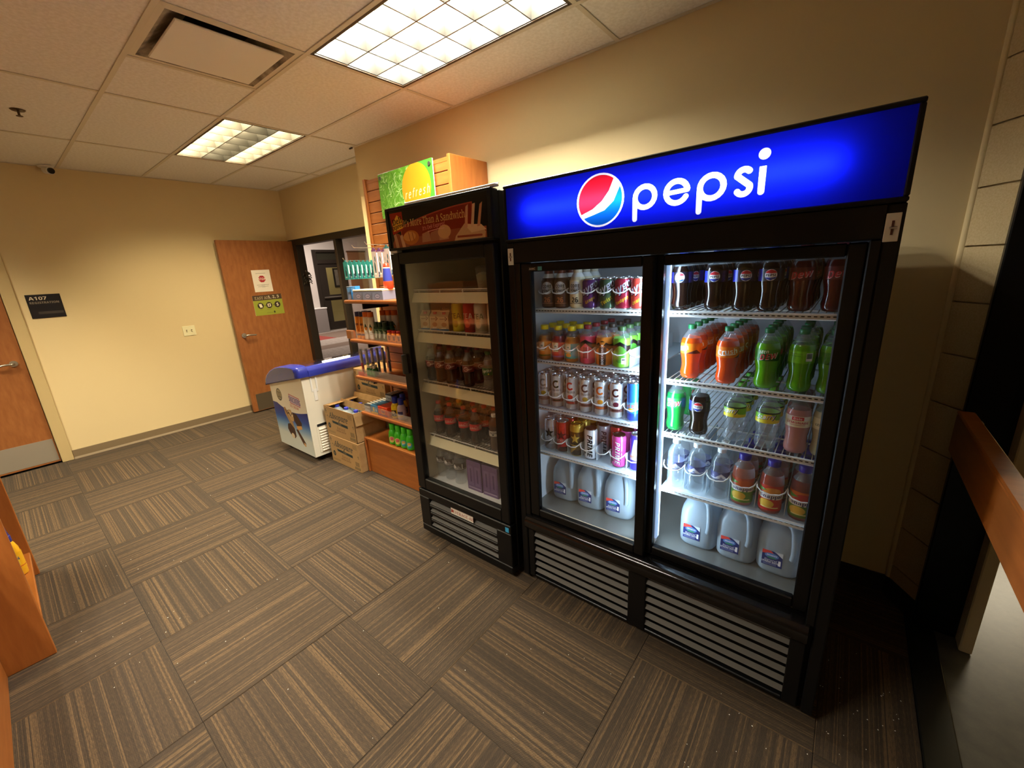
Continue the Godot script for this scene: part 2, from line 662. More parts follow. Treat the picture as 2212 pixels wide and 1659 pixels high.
func build_room() -> void:
	var wall: Material = mats.wall
	# floor of quarter-turned carpet tiles
	var fl := struct("floor", "brown striped carpet tiles laid quarter-turned", B(-0.15, -0.12, -0.42, 6.262, -0.007, 7.5), mats.subfloor)
	var full := []
	for k in 3: full.append(B(-T / 2 + 0.0006, -0.008, -T / 2 + 0.0006, T / 2 - 0.0006, 0.0003 * (k - 2), T / 2 - 0.0006, 0.0022).mesh())
	for i in range(-8, 3):
		for j in range(-3, 11):
			var x0 := 4.743 + i * 0.607
			var z0 := 1.02 + j * T
			var lo := Vector2(maxf(x0, 0.0), maxf(z0, -0.42))
			var hi := Vector2(minf(x0 + 0.607, 6.235), minf(z0 + T, 7.5))
			if hi.x - lo.x < 0.03 or hi.y - lo.y < 0.03: continue
			if hi.x > 2.26 and hi.y < 0.05: continue
			var turned := (i + j) % 2 != 0
			var flip := PI if rng.randf() < 0.5 else 0.0
			var m: Material = mats["carpet%d" % rng.randi_range(0, 2)]
			var c := Vector3(x0 + 0.3035, 0, z0 + T / 2)
			var whole := hi.x - lo.x > 0.6 and hi.y - lo.y > 0.6
			var o: MeshInstance3D
			if whole:
				o = share(fl, "carpet_tile", full[rng.randi_range(0, 2)], m, c, Vector3(0, (PI / 2 if turned else 0.0) + flip, 0))
				o.scale = Vector3(1, 1, 0.607 / T) if turned else Vector3(0.607 / T, 1, 1)
			else:
				var a := lo - Vector2(c.x, c.z)
				var b := hi - Vector2(c.x, c.z)
				if turned:
					# turned by 90 degrees: world (x, z) = (lz, -lx)
					var s := B(-b.y + 0.0006, -0.008, a.x + 0.0006, -a.y - 0.0006, -0.0003, b.x - 0.0006, 0.0022).mesh()
					o = share(fl, "carpet_tile", s, m, c, Vector3(0, PI / 2, 0))
				else:
					var s := B(a.x + 0.0006, -0.008, a.y + 0.0006, b.x - 0.0006, -0.0003, b.y - 0.0006, 0.0022).mesh()
					o = share(fl, "carpet_tile", s, m, c)
	for k in 3: mats["carpet%d" % k].uv1_scale = Vector3(1.0 / T, 1.0 / T, 1)
	# far wall with the opening of the closed door
	var w := B(-0.15, 0, -0.42, 0, 3.0, 2.26)
	w.box(Vector3(-0.15, 2.13, 2.26), Vector3(0, 3.0, 3.19))
	w.box(Vector3(-0.15, 0, 3.19), Vector3(0, 3.0, 7.5))
	struct("wall_far", "cream painted wall with the room plate and light switch", w, wall)
	# cooler wall, and the recessed stretch above the glazing
	struct("wall_back", "cream painted wall behind the coolers", B(2.25, 0, -0.45, 6.172, 3.0, 0), wall)
	struct("wall_recess", "cream wall stretch above the dark glazed entrance", B(0, 2.115, -0.42, 2.25, 3.0, -0.3), wall)
	struct("wall_front", "", B(-0.15, 0, 7.5, 6.4, 3.0, 7.65), wall)
	# baseboards with a thin toe
	for a in [["baseboard_far", 0.0, -0.3, 2.178], ["baseboard_far_2", 0.0, 3.27, 7.5]]:
		var b := B(0, 0, a[2], 0.007, 0.092, a[3], 0.002)
		b.prism(PackedVector2Array([Vector2(0.007, 0), Vector2(0.02, 0), Vector2(0.018, 0.006), Vector2(0.007, 0.02)]), Vector3(0, 0, a[2]), Vector3.RIGHT, Vector3.UP, Vector3(0, 0, a[3] - a[2]))
		struct(a[0], "taupe vinyl wall base", b, mats.base_vinyl)
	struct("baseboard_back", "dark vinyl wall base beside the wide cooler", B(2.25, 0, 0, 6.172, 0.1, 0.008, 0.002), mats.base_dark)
	# painted steel frame and leaf of the closed door
	var d := frame_root("door_1", "closed wooden office door with steel kick plate and lever", Vector3(-0.03, 0, 2.72))
	var f := B(-0.1, 0, 2.18, 0.018, 2.21, 2.262, 0.003)
	f.box(Vector3(-0.1, 0, 3.185), Vector3(0.018, 2.21, 3.267), 0.003)
	f.box(Vector3(-0.1, 2.128, 2.262), Vector3(0.018, 2.21, 3.185), 0.003)
	f.box(Vector3(-0.1, 0, 2.262), Vector3(-0.06, 2.128, 2.275))
	part(d, "frame", f, mats.frame_paint, "cream painted steel door frame")
	part(d, "leaf", B(-0.062, 0.012, 2.266, -0.018, 2.124, 3.181, 0.002), mats.door_wood)
	part(d, "kick_plate", B(-0.018, 0.03, 2.275, -0.0165, 0.25, 3.17), mats.brushed, "brushed steel kick plate")
	lever(d, Vector3(-0.018, 1.006, 2.335), 1.0)
	# the open door, swung round against the far wall
	var e := frame_root("door_2", "open wooden door with two notices, lever and grey kick plate", Vector3(0.09, 0, 0.12))
	part(e, "leaf", B(0.068, 0.015, -0.325, 0.112, 2.1, 0.558, 0.002), mats.door_wood)
	part(e, "kick_plate", B(0.112, 0.022, -0.29, 0.1135, 0.238, 0.503), mats.base_dull if mats.has("base_dull") else mat("base_dull", rgb(112, 100, 82), 0.42, 0.5), "dull grey kick plate")
	lever(e, Vector3(0.112, 0.99, 0.482), -1.0)
	for y in [1.86, 1.03, 0.24]:
		part(e, "hinge", B(0.112, y - 0.055, -0.345, 0.122, y + 0.055, -0.318, 0.003), mats.steel)
	var g := frame_root("window_1", "dark bronze glazed entrance frame with a side pane", Vector3(1.2, 0, -0.35))
	part(g, "jamb", B(0.16, 0, -0.395, 0.212, 2.04, -0.298, 0.003), mats.bronze)
	part(g, "jamb", B(2.2, 0, -0.395, 2.25, 2.04, -0.298, 0.003), mats.bronze)
	part(g, "header", B(0.16, 2.04, -0.395, 2.25, 2.115, -0.298, 0.003), mats.bronze)
	part(g, "mullion", B(1.124, 0, -0.385, 1.176, 2.04, -0.298, 0.003), mats.bronze)
	part(g, "sill", B(1.176, 0, -0.385, 2.2, 0.1, -0.3, 0.003), mats.bronze)
	part(g, "pane", B(1.176, 0.1, -0.346, 2.2, 2.04, -0.342), mats.glass)
	part(g, "wall_strip", B(0.0, 0, -0.42, 0.16, 2.115, -0.3), mats.bronze)

func lever(d: Node, at: Vector3, s: float) -> void:
	var m := MB.new().tube([at, at + Vector3(0.012, 0, 0)], 0.027, 18)
	var h := part(d, "lever_handle", m, mats.steel, "polished steel lever")
	var p := []
	for q in [[0.012, 0, 0], [0.05, 0, 0], [0.06, 0.001, 0.012], [0.062, 0.003, 0.05], [0.06, -0.002, 0.085], [0.054, -0.006, 0.118]]:
		p.append(at + Vector3(q[0], q[1], q[2] * s))
	part(h, "grip", MB.new().tube(p, 0.009, 8), mats.steel)

# ------------------------------------------------------------------ ceiling and troffers

func build_ceiling() -> void:
	var zc := 1.0495
	var xc := 3.5344
	var ce := struct("ceiling", "suspended ceiling of pale mineral tiles in a metal grid", B(-0.15, HC + 0.2, -0.45, 6.4, HC + 0.29, 7.65), mats.plenum)
	var xs := [0.0, xc - 4 * T, xc - 2 * T, xc, xc + 2 * T, xc + 4 * T, 6.262]
	var zs := [-0.3]
	for k in range(-2, 11): zs.append(zc + k * T)
	zs.append(7.5)
	var y0 := HC + 0.001
	for j in zs.size() - 1:
		for i in xs.size() - 1:
			var a := Vector2(xs[i], zs[j])
			var b := Vector2(xs[i + 1], zs[j + 1])
			if a.x > 2.2:
				a.y = maxf(a.y, 0.0)
			elif b.x > 2.3 and b.y < 0.1:
				b.x = 2.25
			if b.y - a.y < 0.02: continue
			var mid := (a + b) * 0.5
			var lamp: bool = (i == 1 or i == 3) and (absf(mid.y - (zc - T / 2)) < 0.05 or absf(mid.y - (zc + 3.5 * T)) < 0.05)
			var vent: bool = i == 2 and absf(mid.y - (zc + T / 2)) < 0.05
			if lamp: continue
			if vent: b.x = xc - T
			part(ce, "ceiling_tile", B(a.x + 0.004, y0, a.y + 0.004, b.x - 0.004, y0 + 0.016, b.y - 0.004, 0.002), mats.ceiling_tile)
	# grid bars: main runners along x, cross bars along z
	var bar := func(x0: float, z0: float, x1: float, z1: float) -> void:
		var lo := Vector3(x0, HC - 0.004, z0)
		var hi := Vector3(x1, HC, z1)
		var m := MB.new().box(lo, hi, 0.0008)
		if x1 - x0 > z1 - z0: m.box(Vector3(x0, HC, (z0 + z1) / 2 - 0.001), Vector3(x1, HC + 0.03, (z0 + z1) / 2 + 0.001))
		else: m.box(Vector3((x0 + x1) / 2 - 0.001, HC, z0), Vector3((x0 + x1) / 2 + 0.001, HC + 0.03, z1))
		part(ce, "grid_bar", m, mats.grid_metal)
	for k in range(-2, 11):
		var z := zc + k * T
		if k == -2: bar.call(0.0, z - 0.012, 2.25, z + 0.012)
		else: bar.call(0.0, z - 0.012, 6.26, z + 0.012)
	for x in [xc - 4 * T, xc - 2 * T, xc, xc + 2 * T, xc + 4 * T]:
		for j in zs.size() - 1:
			var za: float = zs[j]
			if x > 2.2: za = maxf(za, 0.0)
			if zs[j + 1] - za > 0.03: bar.call(x - 0.012, za + 0.012, x + 0.012, zs[j + 1] - 0.012)
	bar.call(xc - T - 0.012, zc + 0.012, xc - T + 0.012, zc + T - 0.012)
	# edge angle against the walls
	part(ce, "wall_angle", B(0.0, HC - 0.003, -0.3, 0.022, HC, 7.5), mats.grid_metal)
	part(ce, "wall_angle", B(2.25, HC - 0.003, 0.0, 6.172, HC, 0.022), mats.grid_metal)
	part(ce, "wall_angle", B(0.0, HC - 0.003, -0.3, 2.25, HC, -0.278), mats.grid_metal)
	# two troffers in view, and a second row that lights the near half of the room
	var white := Color(1.0, 0.97, 0.9)
	var warm := Color(1.0, 0.94, 0.8)
	troffer(xc, zc - T, [1.0, 1.0, 1.0], white, 4.6, "bright white recessed ceiling light above the coolers")
	troffer(xc - 4 * T, zc - T, [1.0, 0.2, 1.0], Color(1.0, 0.92, 0.74), 4.6, "warm recessed ceiling light whose dead middle tube is given a faint glow")  # middle tube is out; its added faint glow stands in for spill from neighbours
	troffer(xc, zc + 3 * T, [1.0, 1.0, 1.0], white, 2.9, "recessed ceiling light over the near shelving")
	troffer(xc - 4 * T, zc + 3 * T, [1.0, 1.0, 1.0], warm, 3.4, "warm recessed ceiling light near the closed office door")
	# air diffuser: a plaque hung under a dusty recessed cone
	var v := thing("air_diffuser", "square ceiling air diffuser with dark dust round its plaque", "air vent", Vector3(xc - T / 2, HC, zc + T / 2))
	var cx := xc - T / 2
	var cz := zc + T / 2
	var rim := MB.new()
	var cone := MB.new()
	var o := T / 2 - 0.008
	var q := [Vector2(-1, -1), Vector2(1, -1), Vector2(1, 1), Vector2(-1, 1)]
	for k in 4:
		var a: Vector2 = q[k]
		var b: Vector2 = q[(k + 1) % 4]
		var ring := func(s: float, y: float, p: Vector2) -> Vector3: return Vector3(cx + p.x * s, y, cz + p.y * s)
		rim.free_quad(ring.call(o, HC, a), ring.call(o, HC, b), ring.call(o - 0.03, HC - 0.002, b), ring.call(o - 0.03, HC - 0.002, a), Vector3.DOWN)
		cone.free_quad(ring.call(o - 0.03, HC - 0.002, a), ring.call(o - 0.03, HC - 0.002, b), ring.call(0.13, HC + 0.085, b), ring.call(0.13, HC + 0.085, a), Vector3.DOWN)
	part(v, "rim", rim, mats.grid_metal)
	var dust := speckle(128, rgb(92, 86, 76), rgb(196, 186, 166), 0.03, 31, 0.12)
	part(v, "cone", cone, mat("dusty", Color.WHITE, 0.9, 0.0, {"albedo_texture": tex(dust), "uv1_scale": Vector3(1.6, 1.6, 1)}), "dusty grey metal cone")
	part(v, "duct", B(cx - 0.13, HC + 0.084, cz - 0.13, cx + 0.13, HC + 0.1, cz + 0.13), mats.dark_hole)
	part(v, "plaque", B(cx - 0.228, HC - 0.014, cz - 0.228, cx + 0.228, HC - 0.004, cz + 0.228, 0.004), mats.white_matte)

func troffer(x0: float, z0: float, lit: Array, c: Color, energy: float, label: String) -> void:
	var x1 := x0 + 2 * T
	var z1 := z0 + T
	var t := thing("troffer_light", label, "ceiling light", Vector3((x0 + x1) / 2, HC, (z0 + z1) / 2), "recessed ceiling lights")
	var i := 0.022
	var h := B(x0 + 0.01, HC + 0.135, z0 + 0.01, x1 - 0.01, HC + 0.145, z1 - 0.01)
	h.box(Vector3(x0 + 0.01, HC, z0 + 0.01), Vector3(x0 + 0.014, HC + 0.14, z1 - 0.01))
	h.box(Vector3(x1 - 0.014, HC, z0 + 0.01), Vector3(x1 - 0.01, HC + 0.14, z1 - 0.01))
	h.box(Vector3(x0 + 0.01, HC, z0 + 0.01), Vector3(x1 - 0.01, HC + 0.14, z0 + 0.014))
	h.box(Vector3(x0 + 0.01, HC, z1 - 0.014), Vector3(x1 - 0.01, HC + 0.14, z1 - 0.01))
	part(t, "housing", h, mats.white_matte)
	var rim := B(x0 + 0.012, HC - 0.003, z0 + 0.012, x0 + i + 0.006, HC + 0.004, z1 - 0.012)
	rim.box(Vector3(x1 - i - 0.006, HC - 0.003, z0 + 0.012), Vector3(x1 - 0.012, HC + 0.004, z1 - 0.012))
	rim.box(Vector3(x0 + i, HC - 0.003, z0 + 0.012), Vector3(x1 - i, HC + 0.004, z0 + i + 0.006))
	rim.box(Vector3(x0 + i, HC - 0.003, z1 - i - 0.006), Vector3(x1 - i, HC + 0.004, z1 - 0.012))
	part(t, "rim", rim, mat("rim_dark", rgb(70, 52, 34), 0.5), "rim painted dark as the shaded edge gap of the fitting")  # solid strip; its dark brown stands in for a shaded gap
	var ax := x0 + i + 0.006
	var bx := x1 - i - 0.006
	var az := z0 + i + 0.006
	var bz := z1 - i - 0.006
	var lane := (bz - az) / 3.0
	var cellx := (bx - ax) / 6.0
	# blades: narrow below, wider above, all round each cell
	var blade := func(p: Vector3, q: Vector3, side: Vector3) -> MB:
		var m := MB.new()
		var up := Vector3(0, 0.072, 0)
		for s in [-1.0, 1.0]:
			m.free_quad(p + side * 0.0036 * s, q + side * 0.0036 * s, q + side * 0.012 * s + up, p + side * 0.012 * s + up, side * s)
		m.free_quad(p + side * 0.0036, q + side * 0.0036, q - side * 0.0036, p - side * 0.0036, Vector3.DOWN)
		m.free_quad(p + side * 0.012 + up, q + side * 0.012 + up, q - side * 0.012 + up, p - side * 0.012 + up, Vector3.UP)
		return m
	for k in 4:
		var z := az + lane * k
		part(t, "long_blade", blade.call(Vector3(ax, HC + 0.002, z), Vector3(bx, HC + 0.002, z), Vector3.BACK), mats.louvre)
	for k in 7:
		for j in 3:
			var x := ax + cellx * k
			part(t, "cross_blade", blade.call(Vector3(x, HC + 0.004, az + lane * j + 0.002), Vector3(x, HC + 0.004, az + lane * (j + 1) - 0.002), Vector3.RIGHT), mats.louvre)
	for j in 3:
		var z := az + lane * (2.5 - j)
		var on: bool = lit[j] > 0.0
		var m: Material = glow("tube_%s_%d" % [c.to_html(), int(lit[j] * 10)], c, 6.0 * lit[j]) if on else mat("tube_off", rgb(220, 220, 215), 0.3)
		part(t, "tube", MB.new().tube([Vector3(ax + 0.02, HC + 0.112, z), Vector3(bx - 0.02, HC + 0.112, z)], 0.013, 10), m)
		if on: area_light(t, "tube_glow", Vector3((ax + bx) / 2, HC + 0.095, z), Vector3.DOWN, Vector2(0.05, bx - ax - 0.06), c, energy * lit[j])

# ------------------------------------------------------------------ lobby behind the glazing

func build_lobby() -> void:
	var lw: Material = mats.lobby_wall
	var fl := struct("floor_lobby", "grey and red carpet of the lobby beyond the entrance", B(-9.6, -0.12, -9.0, 2.25, -0.01, -0.42), mats.subfloor)
	var gm := mat("lobby_grey", Color.WHITE, 0.95, 0.0, {"albedo_texture": tex(speckle(128, rgb(140, 130, 120), rgb(170, 160, 150), 0.05, 61, 0.3)), "uv1_scale": Vector3(1.2, 1.2, 1)})
	var dm := mat("lobby_dark", rgb(118, 100, 86), 0.95)
	var rm := mat("lobby_red", rgb(140, 58, 50), 0.95)
	for a in [[-9.6, -6.75, gm], [-6.75, -5.35, rm], [-5.35, -4.35, gm], [-4.35, -3.75, dm], [-3.75, -1.6, gm], [-1.6, 0.2, dm], [0.2, 2.25, gm]]:
		if a[2] == rm:
			part(fl, "carpet_band", B(a[0], -0.01, -3.62, a[1], -0.001, -0.42), rm)
			part(fl, "carpet_band", B(a[0], -0.01, -9.0, a[1], -0.001, -3.62), dm)
		else:
			part(fl, "carpet_band", B(a[0], -0.01, -9.0, a[1], -0.001, -0.42), a[2])
	var w := B(-7.35, 0, -4.26, -7.2, 3.2, -0.42)
	w.box(Vector3(-7.35, 2.5, -5.28), Vector3(-7.2, 3.2, -4.26))
	w.box(Vector3(-7.35, 0, -9.0), Vector3(-7.2, 3.2, -5.28))
	struct("wall_lobby", "pale grey lobby wall seen through the entrance", w, lw)
	struct("wall_lobby_side", "", B(-9.6, 0, -9.15, 2.25, 3.2, -9.0), lw)
	struct("wall_lobby_near", "", B(-9.6, 0, -0.57, -0.15, 3.2, -0.42), lw)
	struct("wall_lobby_right", "", B(2.25, 0, -9.0, 2.4, 3.2, -0.45), lw)
	struct("wall_lobby_far", "yellow wall behind the lobby door", B(-9.75, 0, -9.0, -9.6, 3.2, -0.42), mat("lobby_yellow", rgb(212, 196, 132), 0.8))
	struct("ceiling_lobby", "", B(-9.6, 3.1, -9.0, 2.4, 3.25, -0.42), mats.white_matte)
	# dark glazed lobby door with a push bar
	var d := frame_root("door_3", "dark glazed lobby door with a steel push bar", Vector3(-7.2, 0, -4.77))
	for p in [[0, -4.36, 2.5, -4.24], [0, -5.3, 2.5, -5.18], [2.42, -5.18, 2.5, -4.36], [2.08, -5.18, 2.2, -4.36]]:
		part(d, "frame", B(-7.3, p[0], p[1], -7.16, p[2], p[3], 0.004), mats.bronze)
	var lf := B(-7.26, 0.02, -4.62, -7.2, 2.08, -4.36)
	lf.box(Vector3(-7.26, 0.02, -5.18), Vector3(-7.2, 2.08, -5.04))
	for p in [[0.02, 0.26], [0.94, 1.12], [1.96, 2.08]]: lf.box(Vector3(-7.26, p[0], -5.04), Vector3(-7.2, p[1], -4.62))
	part(d, "leaf", lf, mats.bronze)
	for p in [[0.26, 0.94], [1.12, 1.96]]: part(d, "pane", B(-7.235, p[0], -5.04, -7.23, p[1], -4.62), mats.glass)
	part(d, "transom_pane", B(-7.235, 2.2, -5.18, -7.23, 2.42, -4.36), mat("dark_glass", rgb(52, 50, 40), 0.1))
	part(d, "push_bar", MB.new().tube([Vector3(-7.14, 1.05, -4.4), Vector3(-7.14, 1.05, -5.14)], 0.018, 8), mats.steel)
	var c := thing("grey_cabinet", "low grey cabinet with white top against the lobby wall", "cabinet", Vector3(-7.06, 0, -4.1))
	part(c, "body", B(-7.19, 0.0, -4.3, -6.94, 0.72, -3.86, 0.008), mat("cabinet_grey", rgb(140, 134, 130), 0.5))
	part(c, "top", B(-7.19, 0.72, -4.31, -6.93, 0.76, -3.85, 0.008), mats.white_plastic)
	var pic := thing("wall_picture", "dark framed picture on the yellow wall behind the lobby door", "picture", Vector3(-9.59, 1.5, -6.3))
	part(pic, "frame", B(-9.599, 1.3, -6.5, -9.57, 2.0, -6.15, 0.004), mats.bronze)
	part(pic, "print", B(-9.57, 1.36, -6.44, -9.568, 1.94, -6.21), mats.lobby_grey)
	var b := thing("brown_notice_board", "brown board on the lobby wall behind the side pane", "notice board", Vector3(-7.19, 1.5, -5.75))
	part(b, "board", B(-7.199, 0.9, -6.05, -7.16, 2.42, -5.42, 0.005), mat("board_brown", rgb(120, 84, 56), 0.7))
	part(b, "frame", B(-7.199, 2.42, -6.08, -7.15, 2.47, -5.39, 0.004), mats.bronze)
	var l := thing("added_lobby_light", "unseen ceiling light panel added to light the lobby", "ceiling light", Vector3(-5.5, 3.1, -3.5), "added lobby lights")  # panel out of view, put in to light the lobby
	part(l, "panel", B(-6.1, 3.07, -3.8, -4.9, 3.1, -3.2), glow("panel_glow", Color(1.0, 0.93, 0.86), 3.0))
	area_light(l, "panel_light", Vector3(-5.5, 3.06, -3.5), Vector3.DOWN, Vector2(1.1, 0.5), Color(1.0, 0.93, 0.88), 9.0)
	var l2 := thing("added_lobby_light", "unseen ceiling light panel added behind the lobby door", "ceiling light", Vector3(-8.5, 3.1, -5.5), "added lobby lights")  # second unseen panel, added to light the yellow wall
	part(l2, "panel", B(-8.8, 3.07, -5.8, -8.2, 3.1, -5.2), mats.panel_glow)
	area_light(l2, "panel_light", Vector3(-8.5, 3.06, -5.5), Vector3.DOWN, Vector2(0.5, 0.5), Color(1.0, 0.92, 0.8), 0.9)
	var g := thing("hanging_bundle", "dark lumpy bundle hanging on the left jamb of the glazed entrance", "decoration", Vector3(0.23, 1.62, -0.36))
	var gm2 := MB.new()
	for k in 16:
		var a := k * 2.4
		var y := 1.56 + k * 0.009
		gm2.tube([Vector3(0.225, y, -0.36), Vector3(0.225 + 0.035 * absf(sin(a)) + 0.01, y + 0.012, -0.36 + 0.04 * cos(a)), Vector3(0.235 + 0.05 * absf(sin(a)), y - 0.015, -0.36 + 0.055 * cos(a))], 0.007, 5)
	part(g, "sprigs", gm2, mat("sprig", rgb(54, 46, 34), 0.8))
	part(g, "hook", MB.new().tube([Vector3(0.212, 1.72, -0.36), Vector3(0.23, 1.73, -0.36), Vector3(0.232, 1.69, -0.36)], 0.003, 5), mats.steel)

# ------------------------------------------------------------------ doorway at the right edge

func build_doorway() -> void:
	# chamfered block pier between the cooler wall and the doorway
	var a := Vector3(6.172, 0, 0)
	var b := Vector3(6.262, 0, 0.135)
	var pier := MB.new().prism(PackedVector2Array([Vector2(6.18, -0.3), Vector2(6.18, 0.0), Vector2(6.266, 0.13), Vector2(6.385, 0.13), Vector2(6.385, -0.3)]), Vector3.ZERO, Vector3.RIGHT, Vector3.BACK, Vector3(0, 3.0, 0))
	var pr := struct("wall_pier", "painted block pier beside the dark doorway", pier, mats.mortar)
	var u := (b - a).normalized()
	var nn := Vector3(-u.z, 0, u.x)
	if nn.z < 0: nn = -nn
	nn = Vector3(-absf(u.z), 0, absf(u.x)).normalized()
	for k in 14:
		var y0 := -0.03 + k * 0.2032
		var lo := maxf(y0 + 0.003, 0.0)
		var hi := y0 + 0.2002
		var poly := PackedVector2Array([Vector2(0.004, lo), Vector2((b - a).length(), lo), Vector2((b - a).length(), hi), Vector2(0.004, hi)])
		part(pr, "block", MB.new().prism(poly, a - nn * 0.004, u, Vector3.UP, nn * 0.009), mats.block)
	# bullnose corner strip of smooth paint
	part(pr, "corner_bead", MB.new().tube([Vector3(6.174, 0.1, 0.004), Vector3(6.174, 2.714, 0.004)], 0.013, 10), mats.wall)
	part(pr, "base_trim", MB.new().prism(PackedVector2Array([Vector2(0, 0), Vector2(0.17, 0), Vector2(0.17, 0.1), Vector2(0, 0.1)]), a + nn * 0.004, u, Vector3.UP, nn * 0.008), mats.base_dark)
	# wall with the doorway, black steel frame
	var w := B(6.262, 2.26, 0.13, 6.385, 3.0, 2.0)
	w.box(Vector3(6.262, 0, 2.0), Vector3(6.385, 3.0, 7.65))
	struct("wall_right", "cream wall holding the dark doorway", w, mats.wall)
	var d := frame_root("door_4", "black steel door frame of the doorway to the next room", Vector3(6.32, 0, 1.0))
	part(d, "jamb", B(6.256, 0, 0.131, 6.392, 2.26, 0.165, 0.004), mats.black_satin)
	part(d, "jamb", B(6.256, 0, 1.97, 6.392, 2.26, 2.0, 0.004), mats.black_satin)
	part(d, "header", B(6.256, 2.22, 0.165, 6.392, 2.26, 1.97, 0.004), mats.black_satin)
	part(d, "threshold", B(6.236, -0.01, 0.165, 6.33, 0.006, 1.97, 0.004), mat("threshold_metal", rgb(52, 52, 46), 0.3, 0.6))
	# wooden rail that closes the doorway
	var r := thing("wooden_rail", "orange wooden rail across the dark doorway beside the wide cooler", "rail", Vector3(6.255, 0.95, 0.75))
	part(r, "board", B(6.2, 0.905, 0.385, 6.228, 1.044, 1.9, 0.004), mats.wood_h)
	part(r, "cap", B(6.199, 1.044, 0.383, 6.244, 1.054, 1.905, 0.004), mats.wood_h)
	part(r, "bracket", B(6.228, 0.92, 1.86, 6.262, 1.03, 1.9, 0.003), mats.steel)
	part(r, "bracket", B(6.228, 0.92, 0.39, 6.262, 1.03, 0.42, 0.003), mats.steel)
	# next room: polished floor, pale wall, a far light whose glare lies on the floor
	struct("floor_next", "grey polished floor of the next room", B(6.33, -0.12, -7.5, 9.0, -0.002, 5.15), mat("polished", Color.WHITE, 0.3, 0.0, {"albedo_texture": tex(speckle(256, rgb(80, 80, 72), rgb(104, 102, 92), 0.03, 71, 0.12)), "uv1_scale": Vector3(1.3, 1.3, 1.3)}))
	struct("wall_next", "dim tan wall of the next room", B(9.0, 0, -7.5, 9.15, 3.0, 5.15), mats.wall)
	struct("wall_next_side", "", B(6.385, 0, -7.65, 9.15, 3.0, -7.5), mats.wall)
	struct("wall_next_near", "", B(6.385, 0, 5.0, 9.15, 3.0, 5.15), mats.wall)
	struct("ceiling_next", "", B(6.385, HC, -7.65, 9.15, HC + 0.15, 5.15), mats.white_matte)
	struct("trim_1", "tan door casing of the next room", B(6.392, 0, 0.13, 6.43, 2.3, 0.235, 0.004), mats.wall)
	struct("wall_next_pier", "", B(6.385, 0, -7.5, 6.43, 3.0, 0.13), mats.wall)
	var l := thing("next_room_light", "ceiling light panel of the next room", "ceiling light", Vector3(7.8, HC, -4.8))
	part(l, "panel", B(7.4, HC - 0.03, -5.4, 8.2, HC - 0.005, -4.2), mats.panel_glow)
	area_light(l, "panel_light", Vector3(7.8, HC - 0.04, -4.8), Vector3.DOWN, Vector2(0.7, 1.1), Color(1.0, 0.94, 0.8), 5.0)

# ------------------------------------------------------------------ the wide two-door cooler

const RX0 := 5.345
const RX1 := 5.898
const LX0 := 4.724
const LX1 := 5.272
const R_SHELF := [1.425, 1.168, 0.952, 0.712]
const L_SHELF := [1.425, 1.19, 0.962, 0.728]

